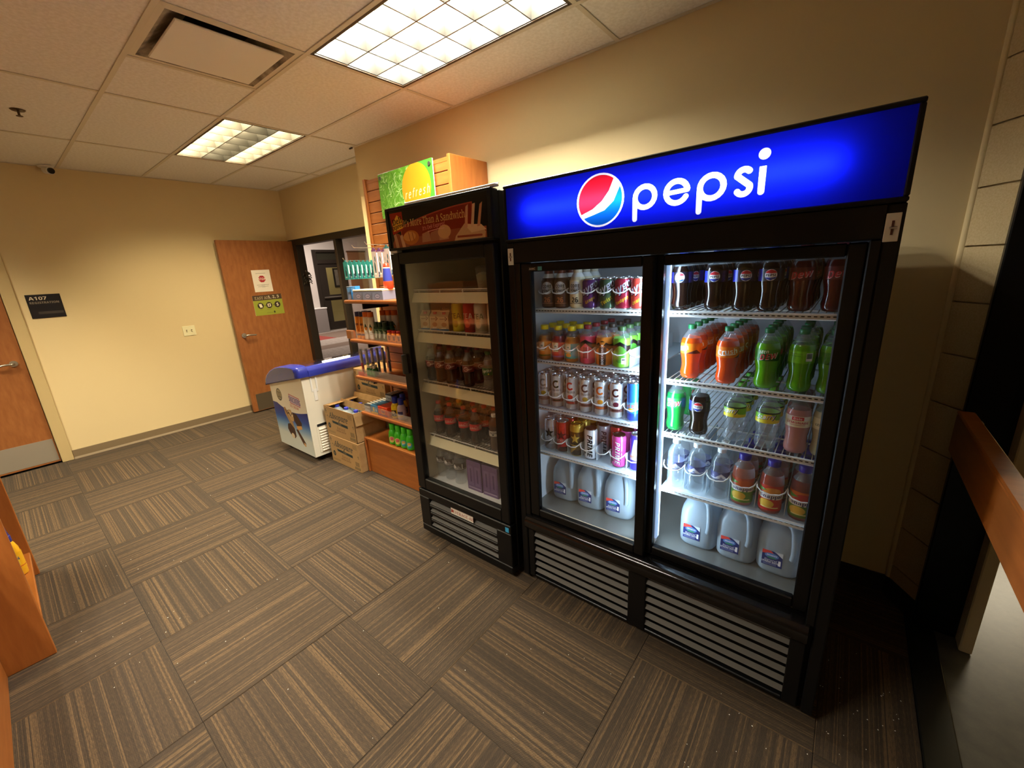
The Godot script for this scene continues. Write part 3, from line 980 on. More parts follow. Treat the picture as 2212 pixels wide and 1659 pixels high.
func build_wide_cooler() -> void:
	var x0 := 4.68
	var x1 := 5.942
	var c := thing("beverage_cooler", "wide black two-door beverage cooler with a glowing blue sign", "cooler", Vector3((x0 + x1) / 2, 0, 0.5))
	var b := B(x0, 0.03, 0.08, x0 + 0.035, 1.71, 0.92, 0.004)
	b.box(Vector3(x1 - 0.035, 0.03, 0.08), Vector3(x1, 1.71, 0.92), 0.004)
	b.box(Vector3(x0 + 0.035, 0.03, 0.08), Vector3(x1 - 0.035, 1.71, 0.11))
	b.box(Vector3(x0 + 0.035, 1.655, 0.11), Vector3(x1 - 0.035, 1.71, 0.83))
	b.box(Vector3(x0 + 0.035, 0.03, 0.11), Vector3(x1 - 0.035, 0.4, 0.86))
	part(c, "cabinet", b, mats.black)
	for x in [x0 + 0.06, x1 - 0.06]:
		for z in [0.14, 0.86]: part(c, "foot", MB.new().lathe([Vector2(0, 0.0), Vector2(0.022, 0.0), Vector2(0.018, 0.03), Vector2(0, 0.03)], 10, Vector3(x, 0, z)), mats.black)
	var fr := B(x0 + 0.035, 1.625, 0.83, x1 - 0.035, 1.71, 0.92, 0.003)
	fr.box(Vector3(x0 + 0.035, 0.4, 0.83), Vector3(4.742, 1.625, 0.92), 0.003)
	fr.box(Vector3(5.882, 0.4, 0.83), Vector3(x1 - 0.035, 1.625, 0.92), 0.003)
	part(c, "front_frame", fr, mats.black_satin)
	# white inner lining and metal floor
	part(c, "side_lining", B(x0 + 0.035, 0.43, 0.11, x0 + 0.042, 1.655, 0.83), mats.liner)
	part(c, "side_lining", B(x1 - 0.042, 0.43, 0.11, x1 - 0.035, 1.655, 0.83), mats.liner)
	part(c, "back_lining", B(x0 + 0.042, 0.43, 0.11, x1 - 0.042, 1.655, 0.117).box(Vector3(x0 + 0.042, 1.648, 0.117), Vector3(x1 - 0.042, 1.655, 0.83)), mats.liner)
	part(c, "inner_floor", B(x0 + 0.042, 0.4, 0.117, x1 - 0.042, 0.43, 0.83), mats.floor_metal)
	part(c, "sill", B(4.742, 0.4, 0.83, 5.882, 0.437, 0.868, 0.004), mats.floor_metal)
	# sign box: white inside, a tube, and the printed translucent panel
	var s := B(x0, 1.71, 0.76, x1, 1.722, 0.932, 0.003)
	s.box(Vector3(x0, 1.921, 0.76), Vector3(x1, 1.933, 0.932), 0.003)
	s.box(Vector3(x0, 1.722, 0.76), Vector3(x0 + 0.012, 1.921, 0.932), 0.003)
	s.box(Vector3(x1 - 0.012, 1.722, 0.76), Vector3(x1, 1.921, 0.932), 0.003)
	s.box(Vector3(x0 + 0.012, 1.722, 0.76), Vector3(x1 - 0.012, 1.921, 0.77))
	var sb := part(c, "sign_box", s, mats.black)
	part(sb, "sign_lining", B(x0 + 0.013, 1.723, 0.771, x1 - 0.013, 1.92, 0.774), mats.white_matte)
	var navy := rgb(8, 22, 205)
	var W := Color.WHITE
	var ops := [["e", -190, 1, 91, 91, W]]
	var red := []
	var blue := []
	for k in 25:
		var a := deg_to_rad(lerpf(150.0, 308.0, k / 24.0))
		red.append([-190 + 84 * cos(a), 1 + 84 * sin(a)])
	for e in [[0.42, -0.34], [0.1, 0.04], [-0.33, 0.32]]: red.append([-190 + 84 * e[0], 1 + 84 * e[1]])
	for k in 25:
		var a := deg_to_rad(lerpf(-27.0, 138.0, k / 24.0))
		blue.append([-190 + 84 * cos(a), 1 + 84 * sin(a)])
	for e in [[-0.3, 0.56], [0.22, 0.42], [0.62, 0.1]]: blue.append([-190 + 84 * e[0], 1 + 84 * e[1]])
	ops.append(["p", red, rgb(225, 24, 46)])
	ops.append(["p", blue, rgb(8, 88, 190)])
	# round stroked letters of the wordmark
	var st := 17.0
	var arc := func(cx: float, cy: float, r: float, a0: float, a1: float) -> Array:
		var out := []
		for k in 21:
			var a := deg_to_rad(lerpf(a0, a1, k / 20.0))
			out.append([cx + r * cos(a), cy + r * sin(a)])
		return out
	var y := 12.0
	for px in [-27.0, 177.0]:
		ops.append(["s", arc.call(px, y, 33.0, 0, 360), st, W])
		ops.append(["s", [[px - 33, y + 5], [px - 33, y + 68]], st, W])
	ops.append(["s", arc.call(75.0, y, 33.0, -5, -330), st, W])
	ops.append(["s", [[42, y + 1], [108, y - 3]], st * 0.8, W])
	ops.append(["s", arc.call(262.0, y - 17, 17.0, -35, -180) + arc.call(262.0, y + 17, 17.0, -20, 150), st, W])
	ops.append(["s", [[308, y - 34], [308, y + 34]], st, W])
	ops.append(["e", 309, y - 66, 15, 15, W])
	var panel_mat := printed("sign_panel_print", 2048, 340, 1222.0, 203.0, navy, ops, 0.12, {"backlight_enabled": true, "backlight": Color.WHITE})
	var q := MB.new()
	q.print_quad(Vector3(x0 + 0.012, 1.921, 0.925), Vector3(x1 - 0.012, 1.921, 0.925), Vector3(x1 - 0.012, 1.722, 0.925), Vector3(x0 + 0.012, 1.722, 0.925))
	part(sb, "sign_panel", q, panel_mat, "backlit blue panel with round red white and blue emblem and white word pepsi")
	part(sb, "sign_tube", MB.new().tube([Vector3(x0 + 0.09, 1.822, 0.873), Vector3(x1 - 0.13, 1.822, 0.873)], 0.013, 8), glow("sign_glow", Color(0.95, 0.97, 1.0), 3.0))
	area_light(sb, "sign_light", Vector3((x0 + x1) / 2 - 0.02, 1.822, 0.888), Vector3(0, 0, 1), Vector2(x1 - x0 - 0.26, 0.024), Color(0.93, 0.96, 1.0), 0.3)
	# sliding doors
	for a in [[4.744, 5.32, 4.795, 5.278, 0.886, 0.916], [5.29, 5.882, 5.342, 5.838, 0.852, 0.882]]:
		var f := B(a[0], 0.412, a[4], a[2], 1.622, a[5], 0.004)
		f.box(Vector3(a[3], 0.412, a[4]), Vector3(a[1], 1.622, a[5]), 0.004)
		f.box(Vector3(a[2], 0.412, a[4]), Vector3(a[3], 0.452, a[5]), 0.004)
		f.box(Vector3(a[2], 1.586, a[4]), Vector3(a[3], 1.622, a[5]), 0.004)
		var d := part(c, "door", f, mats.black_satin)
		part(d, "pane", B(a[2] - 0.003, 0.45, a[4] + 0.012, a[3] + 0.003, 1.588, a[4] + 0.016), mats.glass)
	# bright centre post with a light strip on each side
	var post := part(c, "light_post", B(5.277, 0.44, 0.812, 5.341, 1.64, 0.85, 0.006), mats.white_plastic)
	var led := Color(0.78, 0.9, 1.0)
	for sgn in [-1.0, 1.0]:
		var lx: float = 5.309 + sgn * 0.036
		part(post, "light_strip", B(lx - 0.004, 0.47, 0.815, lx + 0.004, 1.62, 0.848, 0.003), glow("led_strip", Color(0.6, 0.78, 1.0), 0.55))
		area_light(post, "strip_light", Vector3(lx + sgn * 0.012, 1.045, 0.838), Vector3(sgn * 0.75, 0, -0.66), Vector2(0.03, 1.14), led, 0.4)
	# shelves
	for k in 4:
		cooler_shelf(c, RX0, RX1, R_SHELF[k], k == 3)
		cooler_shelf(c, LX0, LX1, L_SHELF[k], k > 0)
	# ledge and louvred base
	var lg := MB.new().prism(PackedVector2Array([Vector2(0.86, 0.33), Vector2(0.932, 0.33), Vector2(0.945, 0.345), Vector2(0.947, 0.375), Vector2(0.94, 0.392), Vector2(0.925, 0.402), Vector2(0.86, 0.404)]), Vector3(4.722, 0, 0), Vector3.BACK, Vector3.UP, Vector3(1.172, 0, 0), true)
	part(c, "ledge", lg, mats.black_gloss)
	var gb := B(4.722, 0.04, 0.862, 4.756, 0.33, 0.92, 0.003)
	gb.box(Vector3(5.26, 0.04, 0.862), Vector3(5.338, 0.33, 0.92), 0.003)
	gb.box(Vector3(5.848, 0.04, 0.862), Vector3(5.894, 0.33, 0.92), 0.003)
	gb.box(Vector3(4.756, 0.04, 0.862), Vector3(5.26, 0.056, 0.92), 0.003)
	gb.box(Vector3(5.338, 0.04, 0.862), Vector3(5.848, 0.056, 0.92), 0.003)
	var gp := part(c, "grille", gb, mats.black_satin)
	for a in [[4.756, 5.26], [5.338, 5.848]]:
		for k in 6:
			var yy := 0.072 + k * 0.0425
			var sl := MB.new().prism(PackedVector2Array([Vector2(0.914, yy), Vector2(0.916, yy + 0.002), Vector2(0.904, yy + 0.019), Vector2(0.901, yy + 0.017)]), Vector3(a[0], 0, 0), Vector3.BACK, Vector3.UP, Vector3(a[1] - a[0], 0, 0))
			part(gp, "slat", sl, mats.grey_slat)
	# lock stickers and a small tag
	for x in [4.684, 5.906]:
		var lk := part(c, "lock_plate", B(x, 1.618, 0.92, x + 0.029, 1.686, 0.924, 0.001), mats.white_plastic)
		part(lk, "keyhole", B(x + 0.0125, 1.634, 0.924, x + 0.0175, 1.668, 0.9255), mat("lock_brown", rgb(96, 56, 48), 0.5))
		part(lk, "latch", MB.new().tube([Vector3(x + 0.009, 1.651, 0.926), Vector3(x + 0.024, 1.651, 0.926)], 0.003, 6), mats.steel)
	var tgr := cell("door_tag", 60, 20, rgb(20, 18, 18), [["t", "AHC", -12, 0, 10, rgb(205, 200, 190), "b"], ["r", 12, -10, 30, 10, rgb(90, 170, 180)]])
	var tq := MB.new()
	tq.print_quad(Vector3(4.785, 1.606, 0.9175), Vector3(4.855, 1.606, 0.9175), Vector3(4.855, 1.59, 0.9175), Vector3(4.785, 1.59, 0.9175), tgr)
	part(c, "door_tag", tq, mats.label)

func cooler_shelf(c: Node3D, x0: float, x1: float, y: float, tray: bool) -> void:
	var m := MB.new()
	var n := int((x1 - x0) / 0.021)
	for k in n + 1:
		var x := x0 + 0.006 + (x1 - x0 - 0.012) * k / n
		m.box(Vector3(x - 0.0014, y - 0.009, 0.14), Vector3(x + 0.0014, y - 0.006, 0.822))
	for z in [0.15, 0.4, 0.65]: m.box(Vector3(x0, y - 0.014, z), Vector3(x1, y - 0.009, z + 0.005))
	var s := part(c, "shelf", m, mats.wire)
	var rail := B(x0, y - 0.021, 0.82, x1, y - 0.001, 0.826, 0.002)
	rail.tube([Vector3(x0, y - 0.003, 0.826), Vector3(x1, y - 0.003, 0.826)], 0.0035, 6)
	rail.tube([Vector3(x0, y - 0.018, 0.826), Vector3(x1, y - 0.018, 0.826)], 0.0035, 6)
	var r := part(s, "rail", rail, mats.white_plastic)
	var sl := MB.new()
	for k in 34:
		var x := x0 + 0.01 + (x1 - x0 - 0.02) * (k + 0.25) / 34
		sl.box(Vector3(x, y - 0.0118, 0.826), Vector3(x + 0.009, y - 0.0085, 0.8268))
	part(s, "rail_slots", sl, mats.dark_hole)
	if tray:
		part(s, "tray", B(x0 + 0.004, y - 0.006, 0.16, x1 - 0.004, y - 0.0035, 0.835, 0.001), mats.lane_plastic)

# ------------------------------------------------------------------ the narrow one-door cooler

const D_SHELF := [1.515, 1.295, 1.0, 0.665]

func build_deli_cooler() -> void:
	var x0 := 3.912
	var x1 := 4.645
	var zf := 0.969
	var c := thing("deli_cooler", "narrow black one-door cooler with a sandwich sign on top", "cooler", Vector3((x0 + x1) / 2, 0, 0.55))
	var b := B(x0, 0.025, 0.15, x0 + 0.04, 1.928, 0.918, 0.004)
	b.box(Vector3(x1 - 0.04, 0.025, 0.15), Vector3(x1, 1.928, 0.918), 0.004)
	b.box(Vector3(x0 + 0.04, 0.025, 0.15), Vector3(x1 - 0.04, 1.928, 0.19))
	b.box(Vector3(x0 + 0.04, 1.7, 0.19), Vector3(x1 - 0.04, 1.928, 0.918))
	b.box(Vector3(x0 + 0.04, 0.025, 0.19), Vector3(x1 - 0.04, 0.35, 0.918))
	part(c, "cabinet", b, mats.black)
	for x in [x0 + 0.06, x1 - 0.06]:
		for z in [0.2, 0.9]: part(c, "foot", MB.new().lathe([Vector2(0, 0.0), Vector2(0.022, 0.0), Vector2(0.018, 0.025), Vector2(0, 0.025)], 10, Vector3(x, 0, z)), mats.black)
	var li := B(x0 + 0.04, 0.37, 0.19, x0 + 0.048, 1.7, 0.918)
	li.box(Vector3(x1 - 0.048, 0.37, 0.19), Vector3(x1 - 0.04, 1.7, 0.918))
	li.box(Vector3(x0 + 0.048, 0.37, 0.19), Vector3(x1 - 0.048, 1.7, 0.2))
	li.box(Vector3(x0 + 0.048, 1.69, 0.2), Vector3(x1 - 0.048, 1.7, 0.918))
	part(c, "lining", li, mats.liner_dull)
	part(c, "inner_floor", B(x0 + 0.048, 0.35, 0.2, x1 - 0.048, 0.372, 0.918), mats.white_plastic)
	# sign
	var sb := part(c, "sign_box", B(x0, 1.728, 0.918, x1, 1.932, zf - 0.006, 0.005), mats.black)
	var ops := []
	var maroon := rgb(132, 40, 26)
	var tan := rgb(188, 128, 84)
	var arch := [[-255, 80]]
	for k in 21: arch.append([-255 + 510.0 * k / 20, -62 + 34.0 * pow(1.0 - k / 20.0, 2.0) * 1.6])
	arch.append([255, 80])
	ops.append(["p", arch, rgb(170, 72, 54)])
	var arch2 := [[-249, 80]]
	for k in 21: arch2.append([-249 + 498.0 * k / 20, -56 + 34.0 * pow(1.0 - k / 20.0, 2.0) * 1.6])
	arch2.append([249, 80])
	ops.append(["p", arch2, maroon])
	ops.append(["p", [[-330, 66], [-290, 20], [-200, 52], [-60, 48], [60, 40], [160, 38], [330, 44], [330, 90], [-330, 90]], rgb(150, 78, 52)])
	for k in 4: ops.append(["p", [[-318 + k * 26, 28 + k * 4], [-298 + k * 26, 22 + k * 4], [-276 + k * 26, 92], [-306 + k * 26, 92]], [rgb(196, 142, 100), rgb(140, 74, 48), rgb(206, 158, 118), rgb(150, 88, 56)][k]])
	ops.append_array([["e", -180, 50, 62, 34, rgb(186, 110, 48)], ["e", -190, 44, 48, 22, rgb(214, 146, 78)], ["s", [[-196, 24], [-186, 66]], 5, rgb(150, 84, 40)], ["s", [[-168, 26], [-158, 64]], 5, rgb(150, 84, 40)]])
	for k in 3: ops.append(["p", [[-92 + k * 62, 40], [-40 + k * 62, 30], [-30 + k * 62, 78], [-96 + k * 62, 80]], [rgb(180, 126, 90), rgb(168, 110, 78), rgb(190, 134, 96)][k]])
	ops.append(["e", 66, 44, 44, 30, rgb(214, 160, 104)])
	ops.append_array([["p", [[140, 70], [200, 22], [290, 36], [325, 66], [320, 90], [130, 90]], rgb(202, 158, 112)], ["p", [[200, 26], [240, 64], [330, 58], [300, 34]], rgb(222, 184, 140)], ["s", [[150, 74], [300, 78]], 9, rgb(140, 62, 40)]])
	for k in 3: ops.append(["p", [[214 + k * 42, -52 + (6 if k != 1 else 0)], [230 + k * 42, -54], [218 + k * 38, 40], [200 + k * 38, 42]], [rgb(206, 150, 112), rgb(216, 176, 138), rgb(196, 140, 104)][k]])
	ops.append_array([["p", [[-335, -78], [-232, -78], [-228, 8], [-322, 26]], rgb(150, 40, 22)], ["p", [[-318, -28], [-276, -66], [-236, -40], [-234, 0], [-312, 12]], rgb(226, 170, 50)], ["t", "Deli", -278, -38, 30, rgb(28, 20, 14), "sb", -0.12], ["t", "Express", -276, -8, 26, rgb(28, 20, 14), "sb", -0.14]])
	ops.append_array([["t", "It's More Than A Sandwich.", -8, -20, 34, rgb(226, 188, 104), "s", 0.0, 0.78], ["t", "It's Deli Express!", -6, 14, 24, rgb(232, 150, 130), "i", -0.06, 0.9], ["s", [[-50, 34], [30, 27], [70, 28]], 3, rgb(232, 170, 150)]])
	var sm := printed("deli_print", 1024, 288, 690, 184, rgb(26, 24, 22), ops, 0.06)
	var q := MB.new()
	q.print_quad(Vector3(x0 + 0.022, 1.922, zf - 0.005), Vector3(x1 - 0.022, 1.922, zf - 0.005), Vector3(x1 - 0.022, 1.738, zf - 0.005), Vector3(x0 + 0.022, 1.738, zf - 0.005))
	part(sb, "sign_panel", q, sm, "unlit glossy panel with sandwiches, reading It's More Than A Sandwich")
	part(sb, "trim", B(x0, 1.922, zf - 0.008, x1, 1.934, zf, 0.002).box(Vector3(x0, 1.726, zf - 0.008), Vector3(x1, 1.738, zf), 0.002).box(Vector3(x0, 1.738, zf - 0.008), Vector3(x0 + 0.022, 1.922, zf), 0.002).box(Vector3(x1 - 0.022, 1.738, zf - 0.008), Vector3(x1, 1.922, zf), 0.002), mats.black_satin)
	# door
	var f := B(x0 + 0.004, 0.335, 0.926, 3.985, 1.714, zf, 0.005)
	f.box(Vector3(4.588, 0.335, 0.926), Vector3(x1 - 0.003, 1.714, zf), 0.005)
	f.box(Vector3(3.985, 0.335, 0.926), Vector3(4.588, 0.405, zf), 0.005)
	f.box(Vector3(3.985, 1.656, 0.926), Vector3(4.588, 1.714, zf), 0.005)
	var d := part(c, "door", f, mats.black_satin)
	part(d, "pane", B(3.982, 0.403, 0.946, 4.591, 1.658, 0.95), mats.glass)
	part(d, "gasket", B(4.582, 0.405, 0.928, 4.588, 1.656, 0.942), mats.cream_plastic, "cream gasket strip")
	part(d, "handle", MB.new().prism(PackedVector2Array([Vector2(0, 0), Vector2(0.03, 0.012), Vector2(0.03, 0.022), Vector2(0, 0.03)]), Vector3(3.924, 1.06, 0.965), Vector3.BACK, Vector3.RIGHT, Vector3(0, 0.11, 0)), mat("handle_grey", rgb(70, 70, 68), 0.35))
	part(c, "hinge_cap", B(x0 + 0.005, 1.714, 0.93, x0 + 0.06, 1.727, 0.964, 0.002), mats.white_plastic)
	# shelves with slanted price rails
	for y in D_SHELF:
		var m := MB.new()
		for k in 30:
			var x := x0 + 0.054 + (x1 - x0 - 0.108) * k / 29.0
			m.box(Vector3(x - 0.0014, y - 0.006, 0.22), Vector3(x + 0.0014, y - 0.002, 0.872))
		for z in [0.24, 0.5, 0.8]: m.box(Vector3(x0 + 0.05, y - 0.011, z), Vector3(x1 - 0.05, y - 0.006, z + 0.006))
		var s := part(c, "shelf", m, mats.wire)
		var w := MB.new().tube([Vector3(x0 + 0.052, y + 0.004, 0.876), Vector3(x1 - 0.052, y + 0.004, 0.876)], 0.003, 6)
		for k in 4: w.box(Vector3(x0 + 0.09 + k * 0.17, y - 0.014, 0.873), Vector3(x0 + 0.096 + k * 0.17, y + 0.004, 0.877))
		part(s, "guard_wire", w, mats.wire)
		var pr := MB.new().prism(PackedVector2Array([Vector2(0.872, y - 0.012), Vector2(0.876, y - 0.012), Vector2(0.899, y - 0.062), Vector2(0.894, y - 0.064)]), Vector3(x0 + 0.05, 0, 0), Vector3.BACK, Vector3.UP, Vector3(x1 - x0 - 0.1, 0, 0))
		part(s, "price_rail", pr, mats.cream_plastic)
	# louvred kick panel
	var kb := B(x0, 0.03, 0.918, x1, 0.075, zf, 0.004)
	kb.box(Vector3(x0, 0.275, 0.918), Vector3(x1, 0.325, zf), 0.004)
	kb.box(Vector3(x0, 0.075, 0.918), Vector3(4.0, 0.275, zf), 0.004)
	kb.box(Vector3(4.545, 0.075, 0.918), Vector3(x1, 0.275, zf), 0.004)
	var kp := part(c, "kick_panel", kb, mats.black_satin)
	for k in 4:
		var yy := 0.086 + k * 0.05
		part(kp, "slat", MB.new().prism(PackedVector2Array([Vector2(0.964, yy), Vector2(0.966, yy + 0.003), Vector2(0.93, yy + 0.024), Vector2(0.928, yy + 0.02)]), Vector3(4.0, 0, 0), Vector3.BACK, Vector3.UP, Vector3(0.545, 0, 0)), mats.grey_slat)
		if k > 0: part(kp, "bar", B(4.0, yy - 0.022, 0.944, 4.545, yy - 0.004, 0.967, 0.003), mats.black_satin)
	var pl := cell("maker_plate", 175, 40, rgb(226, 222, 208), [["r", -86, -18, 86, -16, rgb(150, 60, 50)], ["t", "BEVERAGE-AIR", 6, 1, 19, rgb(150, 58, 48), "sb", 0.0, 0.9], ["e", -76, 0, 7, 11, rgb(150, 58, 48)]])
	var pq := MB.new()
	pq.print_quad(Vector3(4.198, 0.285, zf + 0.001), Vector3(4.376, 0.285, zf + 0.001), Vector3(4.376, 0.246, zf + 0.001), Vector3(4.198, 0.246, zf + 0.001), pl)
	part(c, "maker_plate", pq, mats.label, "white plate with red lettering")
	part(c, "blue_sticker", B(4.61, 0.285, zf - 0.001, 4.633, 0.312, zf + 0.001), mat("sticker_blue", rgb(60, 168, 220), 0.5))
	var ws := thing("white_trim_strip", "long white plastic strip lying on the narrow cooler's top", "strip", Vector3(4.37, 1.934, 0.95))
	part(ws, "strip", B(4.075, 1.934, 0.935, 4.665, 1.945, 0.965, 0.002), mats.white_plastic)
	part(ws, "lip", B(4.075, 1.945, 0.935, 4.665, 1.95, 0.939, 0.001), mats.white_plastic)

# ------------------------------------------------------------------ wooden shelf unit beside the narrow cooler

const G_SHELF := [1.44, 1.14, 0.845, 0.54]

func build_shelf_unit() -> void:
	var x0 := 2.835
	var x1 := 3.8
	var g := thing("wooden_shelf_unit", "orange wooden wall unit with grooved back boards and four shelves", "shelving", Vector3(3.3, 0, 0.33))
	part(g, "side_panel", B(x0, 0, 0.002, x0 + 0.028, 2.318, 0.356, 0.003), mats.wood_v)
	part(g, "side_panel", B(x1 - 0.028, 0, 0.002, x1, 2.318, 0.356, 0.003), mats.wood_v)
	part(g, "top_panel", B(x0 + 0.028, 2.28, 0.01, x1 - 0.028, 2.305, 0.348, 0.002), mats.wood_h)
	part(g, "back_panel", B(x0 + 0.028, 0.3, 0.31, x1 - 0.028, 2.28, 0.322), mats.wood_edge)
	var y := 2.303
	while y > 0.36:
		part(g, "back_board", B(x0 + 0.029, y - 0.0735, 0.322, x1 - 0.029, y, 0.347, 0.003), mats.wood_h)
		y -= 0.0778
	for k in 4:
		var ys: float = G_SHELF[k]
		var s := part(g, "shelf", B(x0 + 0.004, ys - 0.026, 0.348, x1 - 0.004, ys, 0.648, 0.002), mats.wood_h)
		part(s, "edge_band", MB.new().prism(PackedVector2Array([Vector2(0.648, ys - 0.026), Vector2(0.656, ys - 0.024), Vector2(0.66, ys - 0.013), Vector2(0.656, ys - 0.002), Vector2(0.648, ys)]), Vector3(x0 + 0.004, 0, 0), Vector3.BACK, Vector3.UP, Vector3(x1 - x0 - 0.008, 0, 0), true), mats.wood_edge)
		for x in [x0 + 0.12, x1 - 0.12]: part(s, "bracket", B(x - 0.006, ys - 0.075, 0.348, x + 0.006, ys - 0.026, 0.58, 0.002), mats.bronze)
		if k > 0: part(s, "clear_guard", B(x0 + 0.006, ys + 0.001, 0.640, x1 - 0.006, ys + 0.06, 0.643), mats.acrylic)
	part(g, "base", B(x0 + 0.012, 0, 0.348, x1 - 0.004, 0.29, 0.65, 0.003), mats.wood_h)
	part(g, "base_top", B(x0 + 0.004, 0.29, 0.348, x1 - 0.002, 0.315, 0.662, 0.005), mats.wood_h)
	part(g, "base_side", B(x0 - 0.004, 0, 0.348, x0 + 0.012, 0.315, 0.668, 0.004), mats.wood_edge)
	part(g, "end_block", B(2.735, 1.132, 0.6, 2.838, 1.2, 0.622, 0.003), mats.wood_h)
	# peg hooks for the hanging packs
	for a in [[2.93, 1.725], [3.075, 1.805], [3.235, 1.815]]:
		part(g, "peg_hook", MB.new().tube([Vector3(a[0], a[1], 0.347), Vector3(a[0], a[1], 0.655), Vector3(a[0], a[1] + 0.018, 0.668)], 0.0025, 6), mats.steel)
	# green sign leaning on the front of the unit
	var r := thing("refresh_sign", "green leaf sign with a yellow disc reading refresh", "sign", Vector3(3.36, 2.0, 0.37))
	var ops := []
	var f := FastNoiseLite.new()
	f.seed = 5
	f.frequency = 0.011
	var gr := RandomNumberGenerator.new()
	gr.seed = 4
	for k in 420:
		var px := gr.randf_range(-300, 60)
		var py := gr.randf_range(-150, 150)
		var path := [[px, py]]
		var lc := rgb(84, 140, 36).lerp([rgb(186, 210, 150), rgb(58, 112, 22), rgb(130, 176, 76)][k % 3], gr.randf_range(0.3, 1.0))
		for j in 5:
			var a := 4.0 * f.get_noise_2d(px, py) + 1.9
			px += cos(a) * 15
			py += sin(a) * 15
			path.append([px, py])
		ops.append(["s", path, gr.randf_range(1.5, 6), lc])
	ops.append_array([["p", [[60, -150], [300, -150], [300, 150], [60, 150]], rgb(70, 150, 46)], ["e", 118, -2, 152, 152, rgb(196, 134, 26)], ["t", "r e f r e s h", 126, 26, 58, rgb(244, 226, 170), "ik", -0.03, 0.74], ["e", 268, -116, 15, 15, rgb(84, 84, 70)]])
	var rm := printed("refresh_print", 1024, 512, 600, 300, rgb(88, 144, 36), ops, 0.3)
	var q := MB.new()
	q.print_quad(Vector3(3.06, 2.31, 0.3712), Vector3(3.655, 2.318, 0.3712), Vector3(3.655, 2.02, 0.3712), Vector3(3.06, 2.012, 0.3712))
	part(r, "board", B(3.06, 2.014, 0.364, 3.655, 2.314, 0.3708), mats.white_plastic)
	part(r, "print", q, rm)
	for p in [[3.626, 2.288], [3.085, 2.285]]:
		part(r, "stand_off", MB.new().tube([Vector3(p[0], p[1], 0.3475), Vector3(p[0], p[1], 0.376)], 0.013, 12), mat("standoff", rgb(90, 90, 78), 0.4, 0.6))

# ------------------------------------------------------------------ chest freezer

